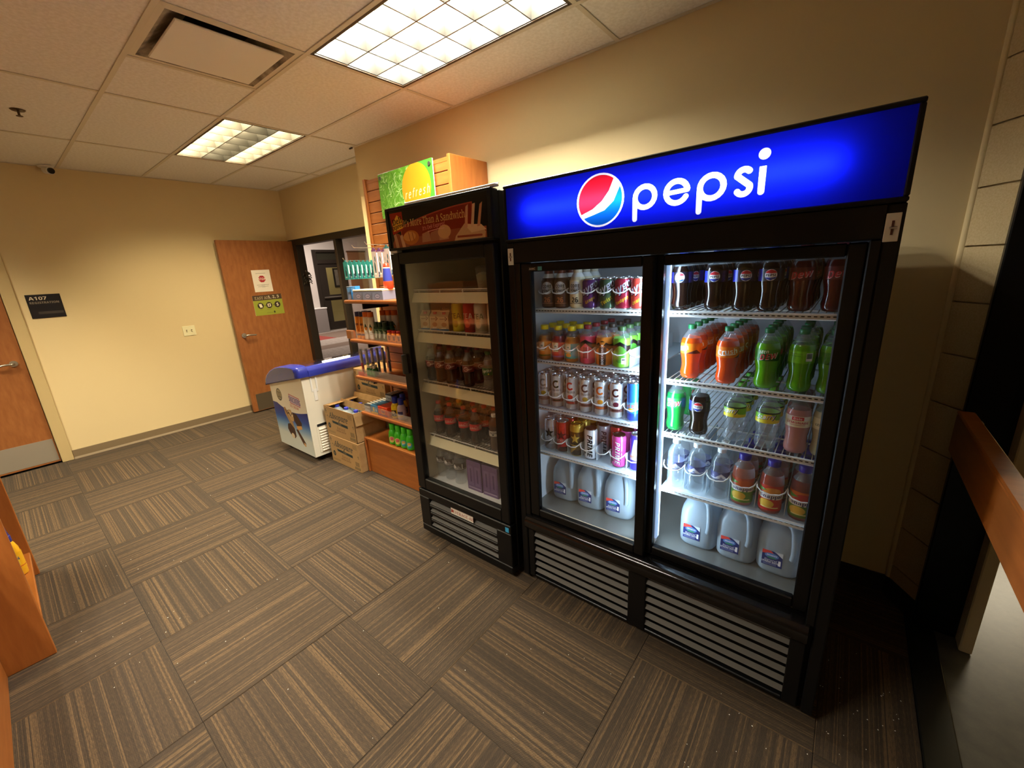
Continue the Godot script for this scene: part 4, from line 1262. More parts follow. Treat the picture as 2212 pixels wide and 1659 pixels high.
func build_freezer() -> void:
	var f := thing("chest_freezer", "white ice cream freezer with a blue glass-topped lid", "freezer", Vector3(1.95, 0, 0.35))
	var zf := 0.85
	var zb := -0.22
	var prof := PackedVector2Array([Vector2(1.6, 0.062), Vector2(2.292, 0.062), Vector2(2.292, 0.8), Vector2(1.6, 0.668)])
	var body := part(f, "body", MB.new().prism(prof, Vector3(0, 0, zb), Vector3.RIGHT, Vector3.UP, Vector3(0, 0, zf - zb)), mats.white_paint)
	# printed end panel
	var W := rgb(236, 228, 208)
	var ops := []
	for k in 40:
		var t := k / 39.0
		var c := rgb(26, 34, 128).lerp(rgb(40, 110, 190), clampf(t * 2.2, 0, 1)).lerp(rgb(206, 214, 208), clampf(t * 2.6 - 0.7, 0, 1))
		ops.append(["r", -346, -60 + k * 11.0, 346, -60 + (k + 1) * 11.0 + 1, c])
	var edge := [[-346, -380], [346, -380], [346, -50]]
	for k in 13: edge.append([346 - 692 * k / 12.0, -50 + 46 * sin(PI * k / 12.0) - 44.0 * pow(k / 12.0, 3)])
	ops.append(["p", edge, W])
	ops.append_array([["e", -170, -150, 56, 60, rgb(44, 40, 36)], ["e", -170, -152, 46, 48, rgb(150, 136, 104)], ["r", -206, -176, -134, -168, rgb(60, 54, 46)], ["r", -204, -132, -136, -122, rgb(60, 54, 46)], ["t", "ICE", -170, -150, 26, rgb(70, 62, 50), "b"]])
	ops.append_array([["p", [[34, -188], [232, -168], [232, -82], [38, -98]], rgb(190, 84, 96)], ["p", [[42, -180], [224, -161], [224, -90], [46, -105]], rgb(214, 196, 206)], ["t", "SNICKERS", 134, -134, 52, rgb(66, 46, 140), "b", 0.09, 0.66], ["t", "ICE CREAM", 106, -70, 26, rgb(196, 110, 96), "b", 0.07, 0.9]])
	var wrap := rgb(178, 140, 92)
	var bars := []
	bars.append_array([["p", [[-140, -30], [-96, -46], [-20, 60], [30, 150], [50, 290], [0, 300], [-60, 150], [-120, 60]], wrap], ["p", [[-40, -20], [30, -30], [80, 60], [50, 130], [-20, 120], [-60, 40]], rgb(198, 164, 112)], ["s", [[-110, -10], [-60, 40], [-30, 20], [10, 60], [40, 20]], 16, rgb(70, 48, 32)], ["s", [[-10, 0], [30, 60], [60, 40]], 14, rgb(236, 220, 190)]])
	bars.append_array([["p", [[60, 0], [150, 10], [240, 110], [220, 180], [130, 190], [70, 110]], rgb(58, 34, 24)], ["p", [[90, 180], [220, 150], [230, 190], [120, 232]], rgb(214, 158, 86)], ["p", [[-110, 190], [-40, 170], [40, 230], [50, 330], [10, 370], [-90, 330], [-130, 260]], rgb(60, 34, 26)], ["e", -30, 340, 40, 34, rgb(226, 206, 172)], ["p", [[70, 230], [120, 220], [250, 380], [240, 420], [190, 410]], rgb(66, 38, 26)], ["e", 222, 404, 28, 22, rgb(210, 166, 110), 0.5]])
	# the bars keep clear of the lower edge
	for o in bars:
		if o[0] == "e": ops.append(["e", o[1] * 0.86 - 10, o[2] * 0.72 - 8, o[3] * 0.8, o[4] * 0.75, o[5]] + o.slice(6))
		else:
			var q2 := []
			for e in o[1]: q2.append([e[0] * 0.86 - 10, e[1] * 0.72 - 8])
			ops.append(["p", q2, o[2]] if o[0] == "p" else ["s", q2, o[2] * 0.8, o[3]])
	ops.append_array([["s", [[60, 20], [110, 30], [150, 70]], 4, rgb(104, 66, 46)], ["s", [[-84, 150], [-40, 140], [10, 176]], 4, rgb(104, 66, 46)], ["s", [[64, 168], [170, 278]], 5, rgb(116, 76, 50)]])
	var pm := printed("freezer_print", 512, 560, 692, 738, W, ops, 0.3)
	var q := MB.new()
	var u := func(x: float, y: float) -> Vector2: return Vector2((x - 1.6) / 0.692, (0.8 - y) / 0.738)
	var nz := Vector3(0, 0, 1)
	var pts := [Vector2(1.604, 0.664), Vector2(2.288, 0.795), Vector2(2.288, 0.066), Vector2(1.604, 0.066)]
	var e3 := func(p: Vector2) -> Vector3: return Vector3(p.x, p.y, zf + 0.0012)
	for t in [[0, 1, 2], [0, 2, 3]]:
		q.tri(e3.call(pts[t[0]]), e3.call(pts[t[1]]), e3.call(pts[t[2]]), nz, nz, nz, u.call(pts[t[0]].x, pts[t[0]].y), u.call(pts[t[1]].x, pts[t[1]].y), u.call(pts[t[2]].x, pts[t[2]].y))
	part(body, "end_print", q, pm, "printed panel with ice cream bars on blue sky")
	# lid: curved blue end caps and side rails, glass between
	var cap := PackedVector2Array([Vector2(1.558, 0.648), Vector2(1.575, 0.7), Vector2(1.64, 0.76), Vector2(1.74, 0.815), Vector2(1.86, 0.855), Vector2(2.0, 0.882), Vector2(2.16, 0.895), Vector2(2.27, 0.895), Vector2(2.31, 0.875), Vector2(2.318, 0.805), Vector2(2.292, 0.8)])
	var mid := Vector2.ZERO
	for e in cap: mid += e / cap.size()
	var rings := []
	for lv in [[1.0, -0.06], [1.0, 0.008], [0.985, 0.02], [0.94, 0.03], [0.85, 0.037]]:
		var ring := []
		for e in cap:
			var w: Vector2 = mid + (e - mid) * lv[0]
			ring.append(Vector3(w.x, w.y, zf + lv[1]))
		rings.append(ring)
	part(f, "lid_end", MB.new().loft(rings), mats.blue_lid)
	part(f, "lid_end", MB.new().prism(cap, Vector3(0, 0, zb - 0.02), Vector3.RIGHT, Vector3.UP, Vector3(0, 0, 0.08), true), mats.blue_lid)
	part(f, "lid_rail", MB.new().prism(PackedVector2Array([Vector2(2.22, 0.79), Vector2(2.318, 0.802), Vector2(2.322, 0.85), Vector2(2.3, 0.878), Vector2(2.25, 0.884), Vector2(2.22, 0.87)]), Vector3(0, 0, zb + 0.06), Vector3.RIGHT, Vector3.UP, Vector3(0, 0, zf - zb - 0.12), true), mats.blue_lid)
	part(f, "lid_rail", MB.new().prism(PackedVector2Array([Vector2(1.558, 0.648), Vector2(1.64, 0.675), Vector2(1.64, 0.74), Vector2(1.575, 0.7)]), Vector3(0, 0, zb + 0.06), Vector3.RIGHT, Vector3.UP, Vector3(0, 0, zf - zb - 0.12), true), mats.blue_lid)
	part(f, "lid_knob", MB.new().lathe([Vector2(0, -0.02), Vector2(0.022, -0.014), Vector2(0.026, 0.0), Vector2(0.02, 0.016), Vector2(0, 0.02)], 14, Vector3(2.262, 0.865, zf + 0.018)), mats.blue_lid)
	var glass := MB.new()
	var arc := [Vector2(1.62, 0.74), Vector2(1.74, 0.806), Vector2(1.86, 0.846), Vector2(2.0, 0.872), Vector2(2.16, 0.884), Vector2(2.25, 0.88)]
	for k in arc.size() - 1:
		glass.free_quad(Vector3(arc[k].x, arc[k].y, zb + 0.05), Vector3(arc[k + 1].x, arc[k + 1].y, zb + 0.05), Vector3(arc[k + 1].x, arc[k + 1].y, zf - 0.05), Vector3(arc[k].x, arc[k].y, zf - 0.05), Vector3.UP)
	part(f, "lid_glass", glass, mats.glass)
	part(f, "well_rim", B(1.66, 0.69, zb + 0.06, 2.22, 0.7, zf - 0.06), mats.white_plastic)
	# side fittings
	var hg := B(2.292, 0.655, 0.72, 2.298, 0.79, 0.735, 0.002)
	hg.box(Vector3(2.292, 0.66, 0.765), Vector3(2.298, 0.79, 0.78), 0.002)
	hg.box(Vector3(2.292, 0.575, 0.735), Vector3(2.297, 0.68, 0.765), 0.002)
	part(f, "side_bracket", hg, mats.white_plastic)
	var vent := part(f, "vent_panel", B(2.292, 0.09, 0.55, 2.296, 0.36, 0.8, 0.002), mats.white_paint)
	part(vent, "vent_gap", B(2.296, 0.335, 0.56, 2.2965, 0.36, 0.79), mats.dark_hole)
	for k in 9:
		var yy := 0.105 + k * 0.025
		part(vent, "louvre", MB.new().prism(PackedVector2Array([Vector2(2.296, yy), Vector2(2.309, yy + 0.002), Vector2(2.296, yy + 0.019)]), Vector3(0, 0, 0.655), Vector3.RIGHT, Vector3.UP, Vector3(0, 0, 0.125)), mats.white_paint)
		part(vent, "louvre", MB.new().prism(PackedVector2Array([Vector2(2.296, yy), Vector2(2.309, yy + 0.002), Vector2(2.296, yy + 0.019)]), Vector3(0, 0, 0.56), Vector3.RIGHT, Vector3.UP, Vector3(0, 0, 0.075)), mats.white_paint)
	for p in [Vector3(1.68, 0.031, 0.79), Vector3(2.22, 0.031, 0.76), Vector3(1.68, 0.031, -0.14), Vector3(2.22, 0.031, -0.14)]:
		var cs := MB.new().tube([p + Vector3(-0.012, 0, 0), p + Vector3(0.012, 0, 0)], 0.0305, 14)
		cs.box(p + Vector3(-0.018, 0.02, -0.02), p + Vector3(0.018, 0.034, 0.02))
		part(f, "caster", cs, mats.black)

# ------------------------------------------------------------------ cartons of water

func carton_print() -> StandardMaterial3D:
	var ink := rgb(34, 52, 54)
	var soft := rgb(112, 96, 66)
	var ops := [["t", "6", -214, -96, 30, ink, "b"], ["r", -232, -74, -196, -71, soft], ["t", "Absopure", -14, -50, 76, ink, "sbk", 0.02, 0.82], ["p", [[-130, -12], [128, -4], [128, 22], [-120, 10]], ink], ["t", "NATURAL", 0, 4, 9, rgb(176, 142, 92), "b", 0.03], ["t", "Natural", 8, 46, 28, rgb(120, 84, 52), "sik"], ["t", "SPRING WATER", 4, 74, 16, rgb(120, 84, 52), "b"]]
	ops.append_array([["e", -186, 44, 22, 26, ink], ["t", "6", -186, 44, 20, rgb(176, 142, 92), "b"], ["s", [[-208, -40], [-196, -52], [-184, -40]], 4, ink], ["s", [[-206, -38], [-206, -6]], 2, soft], ["s", [[-186, -38], [-186, -6]], 2, soft]])
	for k in 5: ops.append(["r", 150, -112 + k * 9, 214, -109 + k * 9, soft])
	ops.append(["t", "1", 214, -4, 26, ink, "b"])
	for k in 9: ops.append(["r", 158 + k * 7, 44, 162 + k * 7, 86, rgb(96, 82, 56)])
	ops.append(["r", 142, 94, 226, 120, rgb(104, 90, 62)])
	for k in 3: ops.append(["r", -226, 96 + k * 6, -100, 98 + k * 6, soft])
	for k in 5: ops.append(["r", 148, 97 + k * 5, 220, 99 + k * 5, rgb(176, 142, 92)])
	return printed("carton_print", 768, 416, 480, 262, rgb(178, 142, 92), ops, 0.75)

func build_cartons() -> void:
	var kraft := mat("kraft", Color.WHITE, 0.8, 0.0, {"albedo_texture": tex(speckle(128, rgb(168, 130, 82), rgb(190, 152, 102), 0.04, 77, 0.15)), "uv1_scale": Vector3(2, 2, 2)})
	var pm := carton_print()
	var h := 0.264
	var list := [
		[2.345, 0.43, 0, false, 0.0, "closed cardboard water carton, bottom of the stack beside the freezer"],
		[2.335, 0.426, 1, true, 0.012, "open cardboard water carton with blue jug caps showing"],
		[2.33, 0.09, 0, false, 0.0, "cardboard water carton at the bottom of the rear stack"],
		[2.33, 0.09, 1, false, 0.0, "cardboard water carton in the middle of the rear stack"],
		[2.33, 0.09, 2, false, 0.0, "closed cardboard water carton on top of the rear stack"]]
	for a in list:
		var w := 0.475
		var d := 0.295
		var y0: float = a[2] * (h + 0.001)
		var y1 := y0 + h
		var x0: float = a[0]
		var z0: float = a[1]
		var x1 := x0 + w
		var z1 := z0 + d
		var t := thing("water_carton", a[5], "carton", Vector3((x0 + x1) / 2, y0, (z0 + z1) / 2), "cartons of spring water")
		if a[3]:
			var b := B(x0, y0, z1 - 0.004, x1, y1, z1)
			b.box(Vector3(x0, y0, z0), Vector3(x1, y1, z0 + 0.004))
			b.box(Vector3(x0, y0, z0), Vector3(x0 + 0.004, y1, z1))
			b.box(Vector3(x1 - 0.004, y0, z0), Vector3(x1, y1, z1))
			b.box(Vector3(x0, y0, z0), Vector3(x1, y0 + 0.005, z1))
			part(t, "box", b, kraft)
			var fl := func(p: Vector3, e: Vector3, up: Vector3) -> MB:
				var m := MB.new()
				var th := e.cross(up).normalized() * 0.0018
				var poly := [p, p + e, p + e * 0.97 + up, p + e * 0.03 + up]
				var nn := th.normalized()
				m.face(poly[0] + th, poly[1] + th, poly[2] + th, poly[3] + th, nn)
				m.face(poly[0] - th, poly[1] - th, poly[2] - th, poly[3] - th, -nn)
				for k in 4:
					var k2 := (k + 1) % 4
					m.free_quad(poly[k] + th, poly[k2] + th, poly[k2] - th, poly[k] - th, (poly[k] + poly[k2]) * 0.5 - (p + e * 0.5 + up * 0.5))
				return m
			part(t, "flap", fl.call(Vector3(x0, y1, z0), Vector3(0, 0, d), Vector3(0.1, 0.01, 0)), kraft)
			part(t, "flap", fl.call(Vector3(x1 - 0.002, y1, z0), Vector3(0, 0, d), Vector3(0.012, -0.11, 0)), kraft)
			part(t, "flap", fl.call(Vector3(x0, y1, z0), Vector3(w, 0, 0), Vector3(0, 0.05, -0.01)), kraft)
			part(t, "inner_flap", fl.call(Vector3(x0 + 0.03, y1 - 0.03, (z0 + z1) / 2 + 0.005), Vector3(w - 0.06, 0, 0), Vector3(0, 0.06, -0.008)), kraft)
		else:
			part(t, "box", B(x0, y0, z0, x1, y1, z1, 0.004), kraft)
			part(t, "tape", B(x0 + 0.0, y1 - 0.0005, (z0 + z1) / 2 - 0.025, x1, y1 + 0.0006, (z0 + z1) / 2 + 0.025), mat("tape", rgb(196, 164, 110), 0.3))
		var q := MB.new()
		q.print_quad(Vector3(x0 + 0.004, y1 - 0.004, z1 + 0.0008), Vector3(x1 - 0.004, y1 - 0.004, z1 + 0.0008), Vector3(x1 - 0.004, y0 + 0.004, z1 + 0.0008), Vector3(x0 + 0.004, y0 + 0.004, z1 + 0.0008))
		part(t, "front_print", q, pm, "printed lettering Absopure Natural Spring Water")
		if a[3]:
			for k in 6:
				var j := place("jug", x0 + 0.085 + (k % 3) * 0.152, y0 + 0.006, z1 - 0.08 - 0.137 * (k / 3), 0.0, "blue-capped jug in the open carton, %s the inner flap" % ["before" if k < 3 else "behind"], "water jug", "jugs in the open carton")
				j.scale = Vector3(0.95, 1.03, 0.86)

# ------------------------------------------------------------------ near shelving at the left edge

func build_near_shelving() -> void:
	var n := thing("near_shelf_unit", "low brown wooden shelving with an end panel and bottom deck", "shelving", Vector3(2.75, 0, 2.85))
	part(n, "end_panel", B(3.172, 0, 2.55, 3.2, 1.5, 3.1, 0.003), mats.wood_v)
	part(n, "end_panel", B(2.27, 0, 2.55, 2.298, 1.5, 3.1, 0.003), mats.wood_v)
	part(n, "back_panel", B(2.298, 0, 3.07, 3.172, 1.5, 3.1), mats.wood_v)
	part(n, "deck", B(2.298, 0.13, 2.556, 3.172, 0.155, 3.07, 0.004), mats.wood_h)
	part(n, "kick", B(2.298, 0, 2.575, 3.172, 0.13, 2.59), mats.wood_h)
	for y in [0.62, 1.05]: part(n, "shelf", B(2.298, y, 2.62, 3.172, y + 0.025, 3.07, 0.003), mats.wood_h)
	var m := thing("low_cabinet", "low brown wooden cabinet adjoining the near shelving", "cabinet", Vector3(3.9, 0, 3.0))
	part(m, "body", B(3.203, 0.0, 2.7, 4.6, 0.78, 3.25, 0.003), mats.wood_h)
	part(m, "top", B(3.203, 0.78, 2.685, 4.61, 0.81, 3.26, 0.004), mats.wood_h)
	place("yellow_cleaner", 2.56, 0.155, 2.6, 1.2, "tall yellow bottle with a blue trigger cap on the near shelving deck", "bottle", "")

# ------------------------------------------------------------------ fittings on wall, door and ceiling

func build_fittings() -> void:
	# room plate
	var s := thing("room_plate", "black room plate reading A107 REGISTRATION on the cream wall", "sign", Vector3(0.004, 1.5, 2.015))
	part(s, "plate", B(0.001, 1.388, 1.905, 0.006, 1.602, 2.128, 0.001), mats.black_satin)
	var pm := printed("room_print", 256, 256, 223, 214, rgb(26, 24, 26), [["t", "A107", -38, -74, 30, rgb(226, 214, 190), "b", 0.0, 1.25], ["t", "REGISTRATION", -2, -34, 19, rgb(150, 140, 124), "b", 0.0, 1.05], ["r", -62, 48, 104, 72, rgb(62, 58, 56)]], 0.35)
	var q := MB.new()
	q.print_quad(Vector3(0.0066, 1.6, 2.126), Vector3(0.0066, 1.6, 1.907), Vector3(0.0066, 1.39, 1.907), Vector3(0.0066, 1.39, 2.126))
	part(s, "print", q, pm)
	# switch plate
	var w := thing("switch_plate", "ivory double light switch plate on the cream wall", "light switch", Vector3(0.004, 1.115, 0.985))
	part(w, "plate", B(0.001, 1.06, 0.926, 0.006, 1.172, 1.046, 0.002), mats.cream_plastic)
	for z in [0.962, 1.01]:
		part(w, "slot", B(0.006, 1.103, z - 0.006, 0.0063, 1.129, z + 0.006), mat("slot_brown", rgb(120, 104, 70), 0.6))
		part(w, "toggle", B(0.0063, 1.108, z - 0.004, 0.016, 1.118, z + 0.004, 0.002), mats.cream_plastic)
	# notices on the open door
	var x := 0.1125
	var n1 := thing("stop_notice", "white paper notice with a red STOP octagon taped to the open door", "notice", Vector3(x, 1.62, 0.15))
	var oct := []
	for k in 8: oct.append([42 * cos(TAU * (k + 0.5) / 8), -22 + 42 * sin(TAU * (k + 0.5) / 8)])
	var g := rgb(150, 140, 128)
	var nm := printed("stop_print", 256, 320, 206, 262, rgb(232, 224, 210), [["p", oct, rgb(176, 32, 40)], ["t", "STOP", 0, -22, 30, rgb(240, 228, 214), "b", 0.0, 0.82], ["r", -60, -92, 50, -88, g], ["r", -70, 46, 68, 50, g], ["r", -20, 54, 22, 57, g], ["r", -60, 66, 60, 70, g], ["r", -18, 76, 20, 79, g]], 0.8)
	part(n1, "sheet", B(x, 1.492, 0.043, x + 0.0006, 1.754, 0.254), mats.paper)
	var q1 := MB.new()
	q1.print_quad(Vector3(x + 0.0009, 1.754, 0.254), Vector3(x + 0.0009, 1.757, 0.044), Vector3(x + 0.0009, 1.496, 0.042), Vector3(x + 0.0009, 1.492, 0.252))
	part(n1, "print", q1, nm)
	var n2 := thing("pay_notice", "green and brown notice reading EASY AS 1, 2, 3 on the open door", "notice", Vector3(x, 1.33, 0.13))
	var ol := rgb(152, 160, 50)
	var br := rgb(76, 56, 38)
	var cr := rgb(236, 226, 200)
	var em := printed("pay_print", 512, 384, 345, 252, ol, [["r", -173, -126, 173, -62, br], ["t", "EASY AS", -70, -92, 34, rgb(206, 190, 150), "s", 0.0, 0.85], ["t", "1, 2, 3", 74, -92, 42, cr, "sb"], ["e", -96, 4, 36, 38, rgb(54, 42, 30)], ["e", 4, 4, 36, 38, rgb(54, 42, 30)], ["e", 104, 4, 36, 38, rgb(54, 42, 30)], ["p", [[-116, -18], [-84, -20], [-74, 24], [-104, 28]], cr], ["r", -14, -16, 24, 22, cr], ["r", -4, -6, 14, 12, br], ["t", "$", 106, 4, 46, cr, "b"], ["t", "»", -44, 4, 14, br, "b"], ["t", "»", 56, 4, 14, br, "b"], ["r", -116, 52, -80, 56, rgb(120, 124, 44)], ["r", -28, 52, 34, 56, rgb(120, 124, 44)], ["r", 92, 52, 116, 56, rgb(120, 124, 44)], ["r", -40, 98, 36, 102, rgb(110, 116, 44)], ["e", 54, 94, 9, 14, rgb(50, 56, 30)]], 0.7)
	part(n2, "sheet", B(x, 1.205, -0.043, x + 0.0006, 1.45, 0.303), mats.paper)
	var q2 := MB.new()
	q2.print_quad(Vector3(x + 0.0009, 1.45, 0.303), Vector3(x + 0.0009, 1.457, -0.042), Vector3(x + 0.0009, 1.205, -0.044), Vector3(x + 0.0009, 1.205, 0.302))
	part(n2, "print", q2, em)
	# little camera at the ceiling edge
	var c := thing("security_camera", "small pale camera with a dark lens where wall meets ceiling", "camera", Vector3(0.05, HC, 1.715))
	part(c, "mount", MB.new().lathe([Vector2(0, -0.012), Vector2(0.05, -0.012), Vector2(0.055, 0.0), Vector2(0, 0.0)], 18, Vector3(0.06, HC - 0.004, 1.735)), mats.white_matte)
	part(c, "housing", MB.new().tube([Vector3(0.05, HC - 0.034, 1.74), Vector3(0.1, HC - 0.046, 1.715)], 0.032, 14), mats.white_matte)
	part(c, "lens", MB.new().tube([Vector3(0.1, HC - 0.046, 1.715), Vector3(0.112, HC - 0.049, 1.71)], 0.025, 14), mats.black_gloss)
	# sprinkler
	var p := thing("sprinkler_head", "small dark sprinkler head under a ceiling tile", "sprinkler", Vector3(1.667, HC, 1.956))
	part(p, "escutcheon", MB.new().lathe([Vector2(0, -0.006), Vector2(0.03, -0.006), Vector2(0.036, 0.0), Vector2(0, 0.0)], 18, Vector3(1.667, HC, 1.956)), mat("sprinkler_metal", rgb(92, 78, 62), 0.35, 0.8))
	part(p, "stem", MB.new().tube([Vector3(1.667, HC - 0.006, 1.956), Vector3(1.667, HC - 0.034, 1.956)], 0.006, 8), mats.sprinkler_metal)
	part(p, "deflector", MB.new().lathe([Vector2(0, -0.003), Vector2(0.016, -0.003), Vector2(0.016, 0.0), Vector2(0, 0.0)], 12, Vector3(1.667, HC - 0.034, 1.956)), mats.sprinkler_metal)
	var k := thing("ceiling_clip", "tiny dark clip where the ceiling meets the wall corner", "clip", Vector3(2.24, HC, 0.03))
	part(k, "clip", B(2.22, HC - 0.014, 0.022, 2.265, HC - 0.004, 0.034, 0.002), mats.bronze)

func carpet_lint() -> void:
	var r := RandomNumberGenerator.new()
	r.seed = 99
	var m := MB.new()
	var spots := [[3.6, 1.9, 0.5, 22], [4.4, 1.5, 0.8, 26], [3.1, 2.3, 0.35, 18], [5.95, 1.0, 0.28, 40], [6.1, 0.75, 0.14, 34], [2.2, 1.5, 0.6, 14], [5.2, 1.3, 0.5, 10], [3.7, 2.4, 0.25, 12]]
	for s in spots:
		for k in s[3]:
			var p := Vector3(s[0] + r.randfn() * s[2], 0.0009, s[1] + r.randfn() * s[2] * 0.7)
			if p.x > 6.2 or p.z < 0.98 and p.x < 5.96 or p.x < 0.1: continue
			if p.z > 2.5 and p.x < 4.7: continue
			var a := r.randf() * TAU
			var l := r.randf_range(0.0007, 0.002)
			var u := Vector3(cos(a), r.randf_range(-0.1, 0.2), sin(a)) * l
			var w := Vector3(-sin(a), 0, cos(a)) * l * r.randf_range(0.3, 0.8)
			var up := Vector3(0, 0.0008, 0)
			m.free_quad(p - u - w + up, p + u - w + up, p + u + w + up, p - u + w + up, Vector3.UP)
			m.free_quad(p - u - w - up, p + u - w - up, p + u - w + up, p - u - w + up, -w)
			m.free_quad(p - u + w - up, p + u + w - up, p + u + w + up, p - u + w + up, w)
	var o := MeshInstance3D.new()
	o.name = "carpet_lint"
	o.mesh = m.mesh()
	o.material_override = mats.paper
	add_child(o)
	tag(o, "scattered white specks of paper lint on the brown carpet", "lint", "", "stuff")

# ------------------------------------------------------------------ goods: one prototype of each kind, then copies

func drink(key: String, c: Color, through := 0.5, rough := 0.08) -> StandardMaterial3D:
	return mat("drink_" + key, c, rough, 0.0, {"backlight_enabled": true, "backlight": Color(through, through, through)} if through > 0.0 else {})

func plastic(c: Color) -> StandardMaterial3D:
	return mat("plastic_" + c.to_html(), c, 0.35)

# profiles in millimetres: [body, neck, label radius, label bottom, label top, cap radius, cap bottom, cap top]
const NTH := ["first", "second", "third", "fourth"]
const BOTTLES := {
	"soda": [[[0, 0], [22, 0], [29, 3], [33, 12], [34, 24], [31.5, 38], [30, 52], [31, 66], [34, 82], [36, 94], [36.2, 100], [36.2, 134], [35, 143], [31, 154]], [[31, 154], [23, 168], [14.5, 180], [12.5, 184], [12.5, 192]], 36.6, 97, 135, 14.5, 186, 202],
	"cola": [[[0, 0], [22, 0], [28, 3], [32, 12], [32.5, 26], [29.5, 44], [28.5, 54], [31, 70], [33.5, 84], [34, 92], [33.8, 122], [32, 134], [28, 146]], [[28, 146], [20, 164], [13.5, 178], [12, 186], [12, 194]], 34.3, 84, 122, 14.5, 188, 205],
	"water": [[[0, 0], [24, 0], [30, 4], [31.5, 12], [30, 18], [31.5, 24], [30, 32], [31.5, 40], [30, 50], [31.5, 60], [30.5, 70], [32, 80], [32, 118], [31, 124], [32, 134], [31, 146], [26, 164], [17, 178], [13, 183]], [[13, 183], [13, 190]], 32.5, 84, 114, 15, 186, 203],
	"apple": [[[0, 0], [26, 0], [34, 4], [36.5, 14], [36.5, 40], [35, 56], [36.8, 70], [36.8, 112], [36, 128], [32, 148]], [[32, 148], [24, 162], [18.5, 170], [18, 176]], 37.2, 16, 112, 20, 176, 198],
	"splash": [[[0, 0], [22, 0], [29, 4], [31, 12], [31, 84], [30, 96], [25, 112]], [[25, 112], [19, 126], [16, 134], [15.5, 140]], 31.5, 18, 84, 18.5, 138, 158],
	"sport": [[[0, 0], [24, 0], [31, 4], [33, 14], [32, 46], [30.5, 60], [33, 84], [34, 104], [32, 122]], [[32, 122], [24, 138], [16, 146], [15, 152]], 34.4, 6, 118, 17, 150, 166],
	"core": [[[0, 0], [26, 0], [32, 4], [34, 14], [34, 104], [33, 116], [28, 130]], [[28, 130], [21, 144], [17, 150]], 34.5, 8, 118, 19, 148, 172],
	"litre": [[[0, 0], [26, 0], [34, 5], [36, 14], [36, 120], [36, 132], [34, 150], [26, 176], [17, 196]], [[17, 196], [14, 206], [13.5, 212]], 36.6, 96, 140, 15, 210, 226],
	"lotion": [[[0, 0], [20, 0], [25, 3], [26, 12], [26, 130], [24.5, 160], [23.5, 172]], [], 26.4, 14, 128, 23, 172, 208],
	"shampoo": [[[0, 0], [18, 0], [23, 3], [24, 10], [24, 90], [22, 100], [16, 106]], [], 24.4, 10, 88, 17, 106, 136],
	"pill": [[[0, 0], [20, 0], [23, 2], [24, 8], [24, 56], [22, 62], [19, 65]], [], 24.4, 8, 54, 20, 65, 84],
	"mini": [[[0, 0], [14, 0], [17, 2], [18, 8], [18, 52], [14, 62], [9, 66]], [], 18.3, 10, 48, 11, 66, 86],
	"detergent": [[[0, 0], [26, 0], [32, 3], [34, 10], [34, 76], [32, 96], [25, 112], [20, 118]], [], 34.4, 16, 74, 21, 118, 168],
	"cleaner": [[[0, 0], [24, 0], [30, 3], [32, 10], [33, 110], [30, 160], [22, 190], [17, 200]], [], 33.4, 40, 140, 19, 200, 236]}

func bottle(kind: String, shape: String, liquid: Material, shell: Material, lab: Rect2, cap: Material, squash := 1.0) -> Node3D:
	var s: Array = BOTTLES[shape]
	var o := Node3D.new()
	o.name = kind
	if not shapes.has(shape):
		var body: Array = mm(s[0])
		var cap_p: Array = mm([[0, s[7]], [s[5] - 1.5, s[7]], [s[5], s[7] - 1.5], [s[5], s[6] + 1], [s[5] - 0.6, s[6]], [0, s[6]]])
		cap_p.reverse()
		shapes[shape] = [MB.new().lathe(body, 20).mesh(), MB.new().lathe(mm(s[1]), 16).mesh() if s[1].size() else null, MB.new().lathe(cap_p, 16).mesh()]
	var sh: Array = shapes[shape]
	share(o, "bottle", sh[0], liquid)
	if sh[1]: share(o, "neck", sh[1], shell)
	if lab.size.x > 0.0:
		share(o, "label", MB.new().lathe(mm([[s[2], s[3]], [s[2], s[4]]]), 22, Vector3.ZERO, lab).mesh(), mats.label)
	share(o, "cap", sh[2], cap)
	return o

func can(kind: String, r: float, h: float, lab: Rect2, end: Material) -> Node3D:
	var o := Node3D.new()
	o.name = kind
	var side := mm([[r - 3.5, 4], [r, 9], [r, h - 13], [r - 4.5, h - 5]])
	share(o, "printed_can", MB.new().lathe(side, 22, Vector3.ZERO, lab).mesh(), mats.can_print)
	var e := MB.new().lathe(mm([[0, 5], [r - 8, 5], [r - 6, 0.5], [r - 4, 1], [r - 3.5, 4]]), 20)
	e.lathe(mm([[r - 4.5, h - 5], [r - 3.8, h - 2], [r - 4.4, h], [r - 6.5, h - 1], [r - 7.5, h - 6], [0, h - 6]]), 20)
	share(o, "ends", e.mesh(), end)
	share(o, "tab", MB.new().box(Vector3(-0.006, (h - 6) * 0.001, -0.012), Vector3(0.006, (h - 4.2) * 0.001, 0.01), 0.0006).mesh(), end)
	return o

func carton_box(kind: String, w: float, h: float, d: float, body: Material, lab: Rect2) -> Node3D:
	var o := Node3D.new()
	o.name = kind
	share(o, "box", B(-w / 2, 0, -d / 2, w / 2, h, d / 2, 0.0015).mesh(), body)
	if lab.size.x > 0.0:
		var q := MB.new()
		q.print_quad(Vector3(-w / 2 + 0.001, h - 0.001, d / 2 + 0.0005), Vector3(w / 2 - 0.001, h - 0.001, d / 2 + 0.0005), Vector3(w / 2 - 0.001, 0.001, d / 2 + 0.0005), Vector3(-w / 2 + 0.001, 0.001, d / 2 + 0.0005), lab)
		share(o, "front_print", q.mesh(), mats.label)
	return o

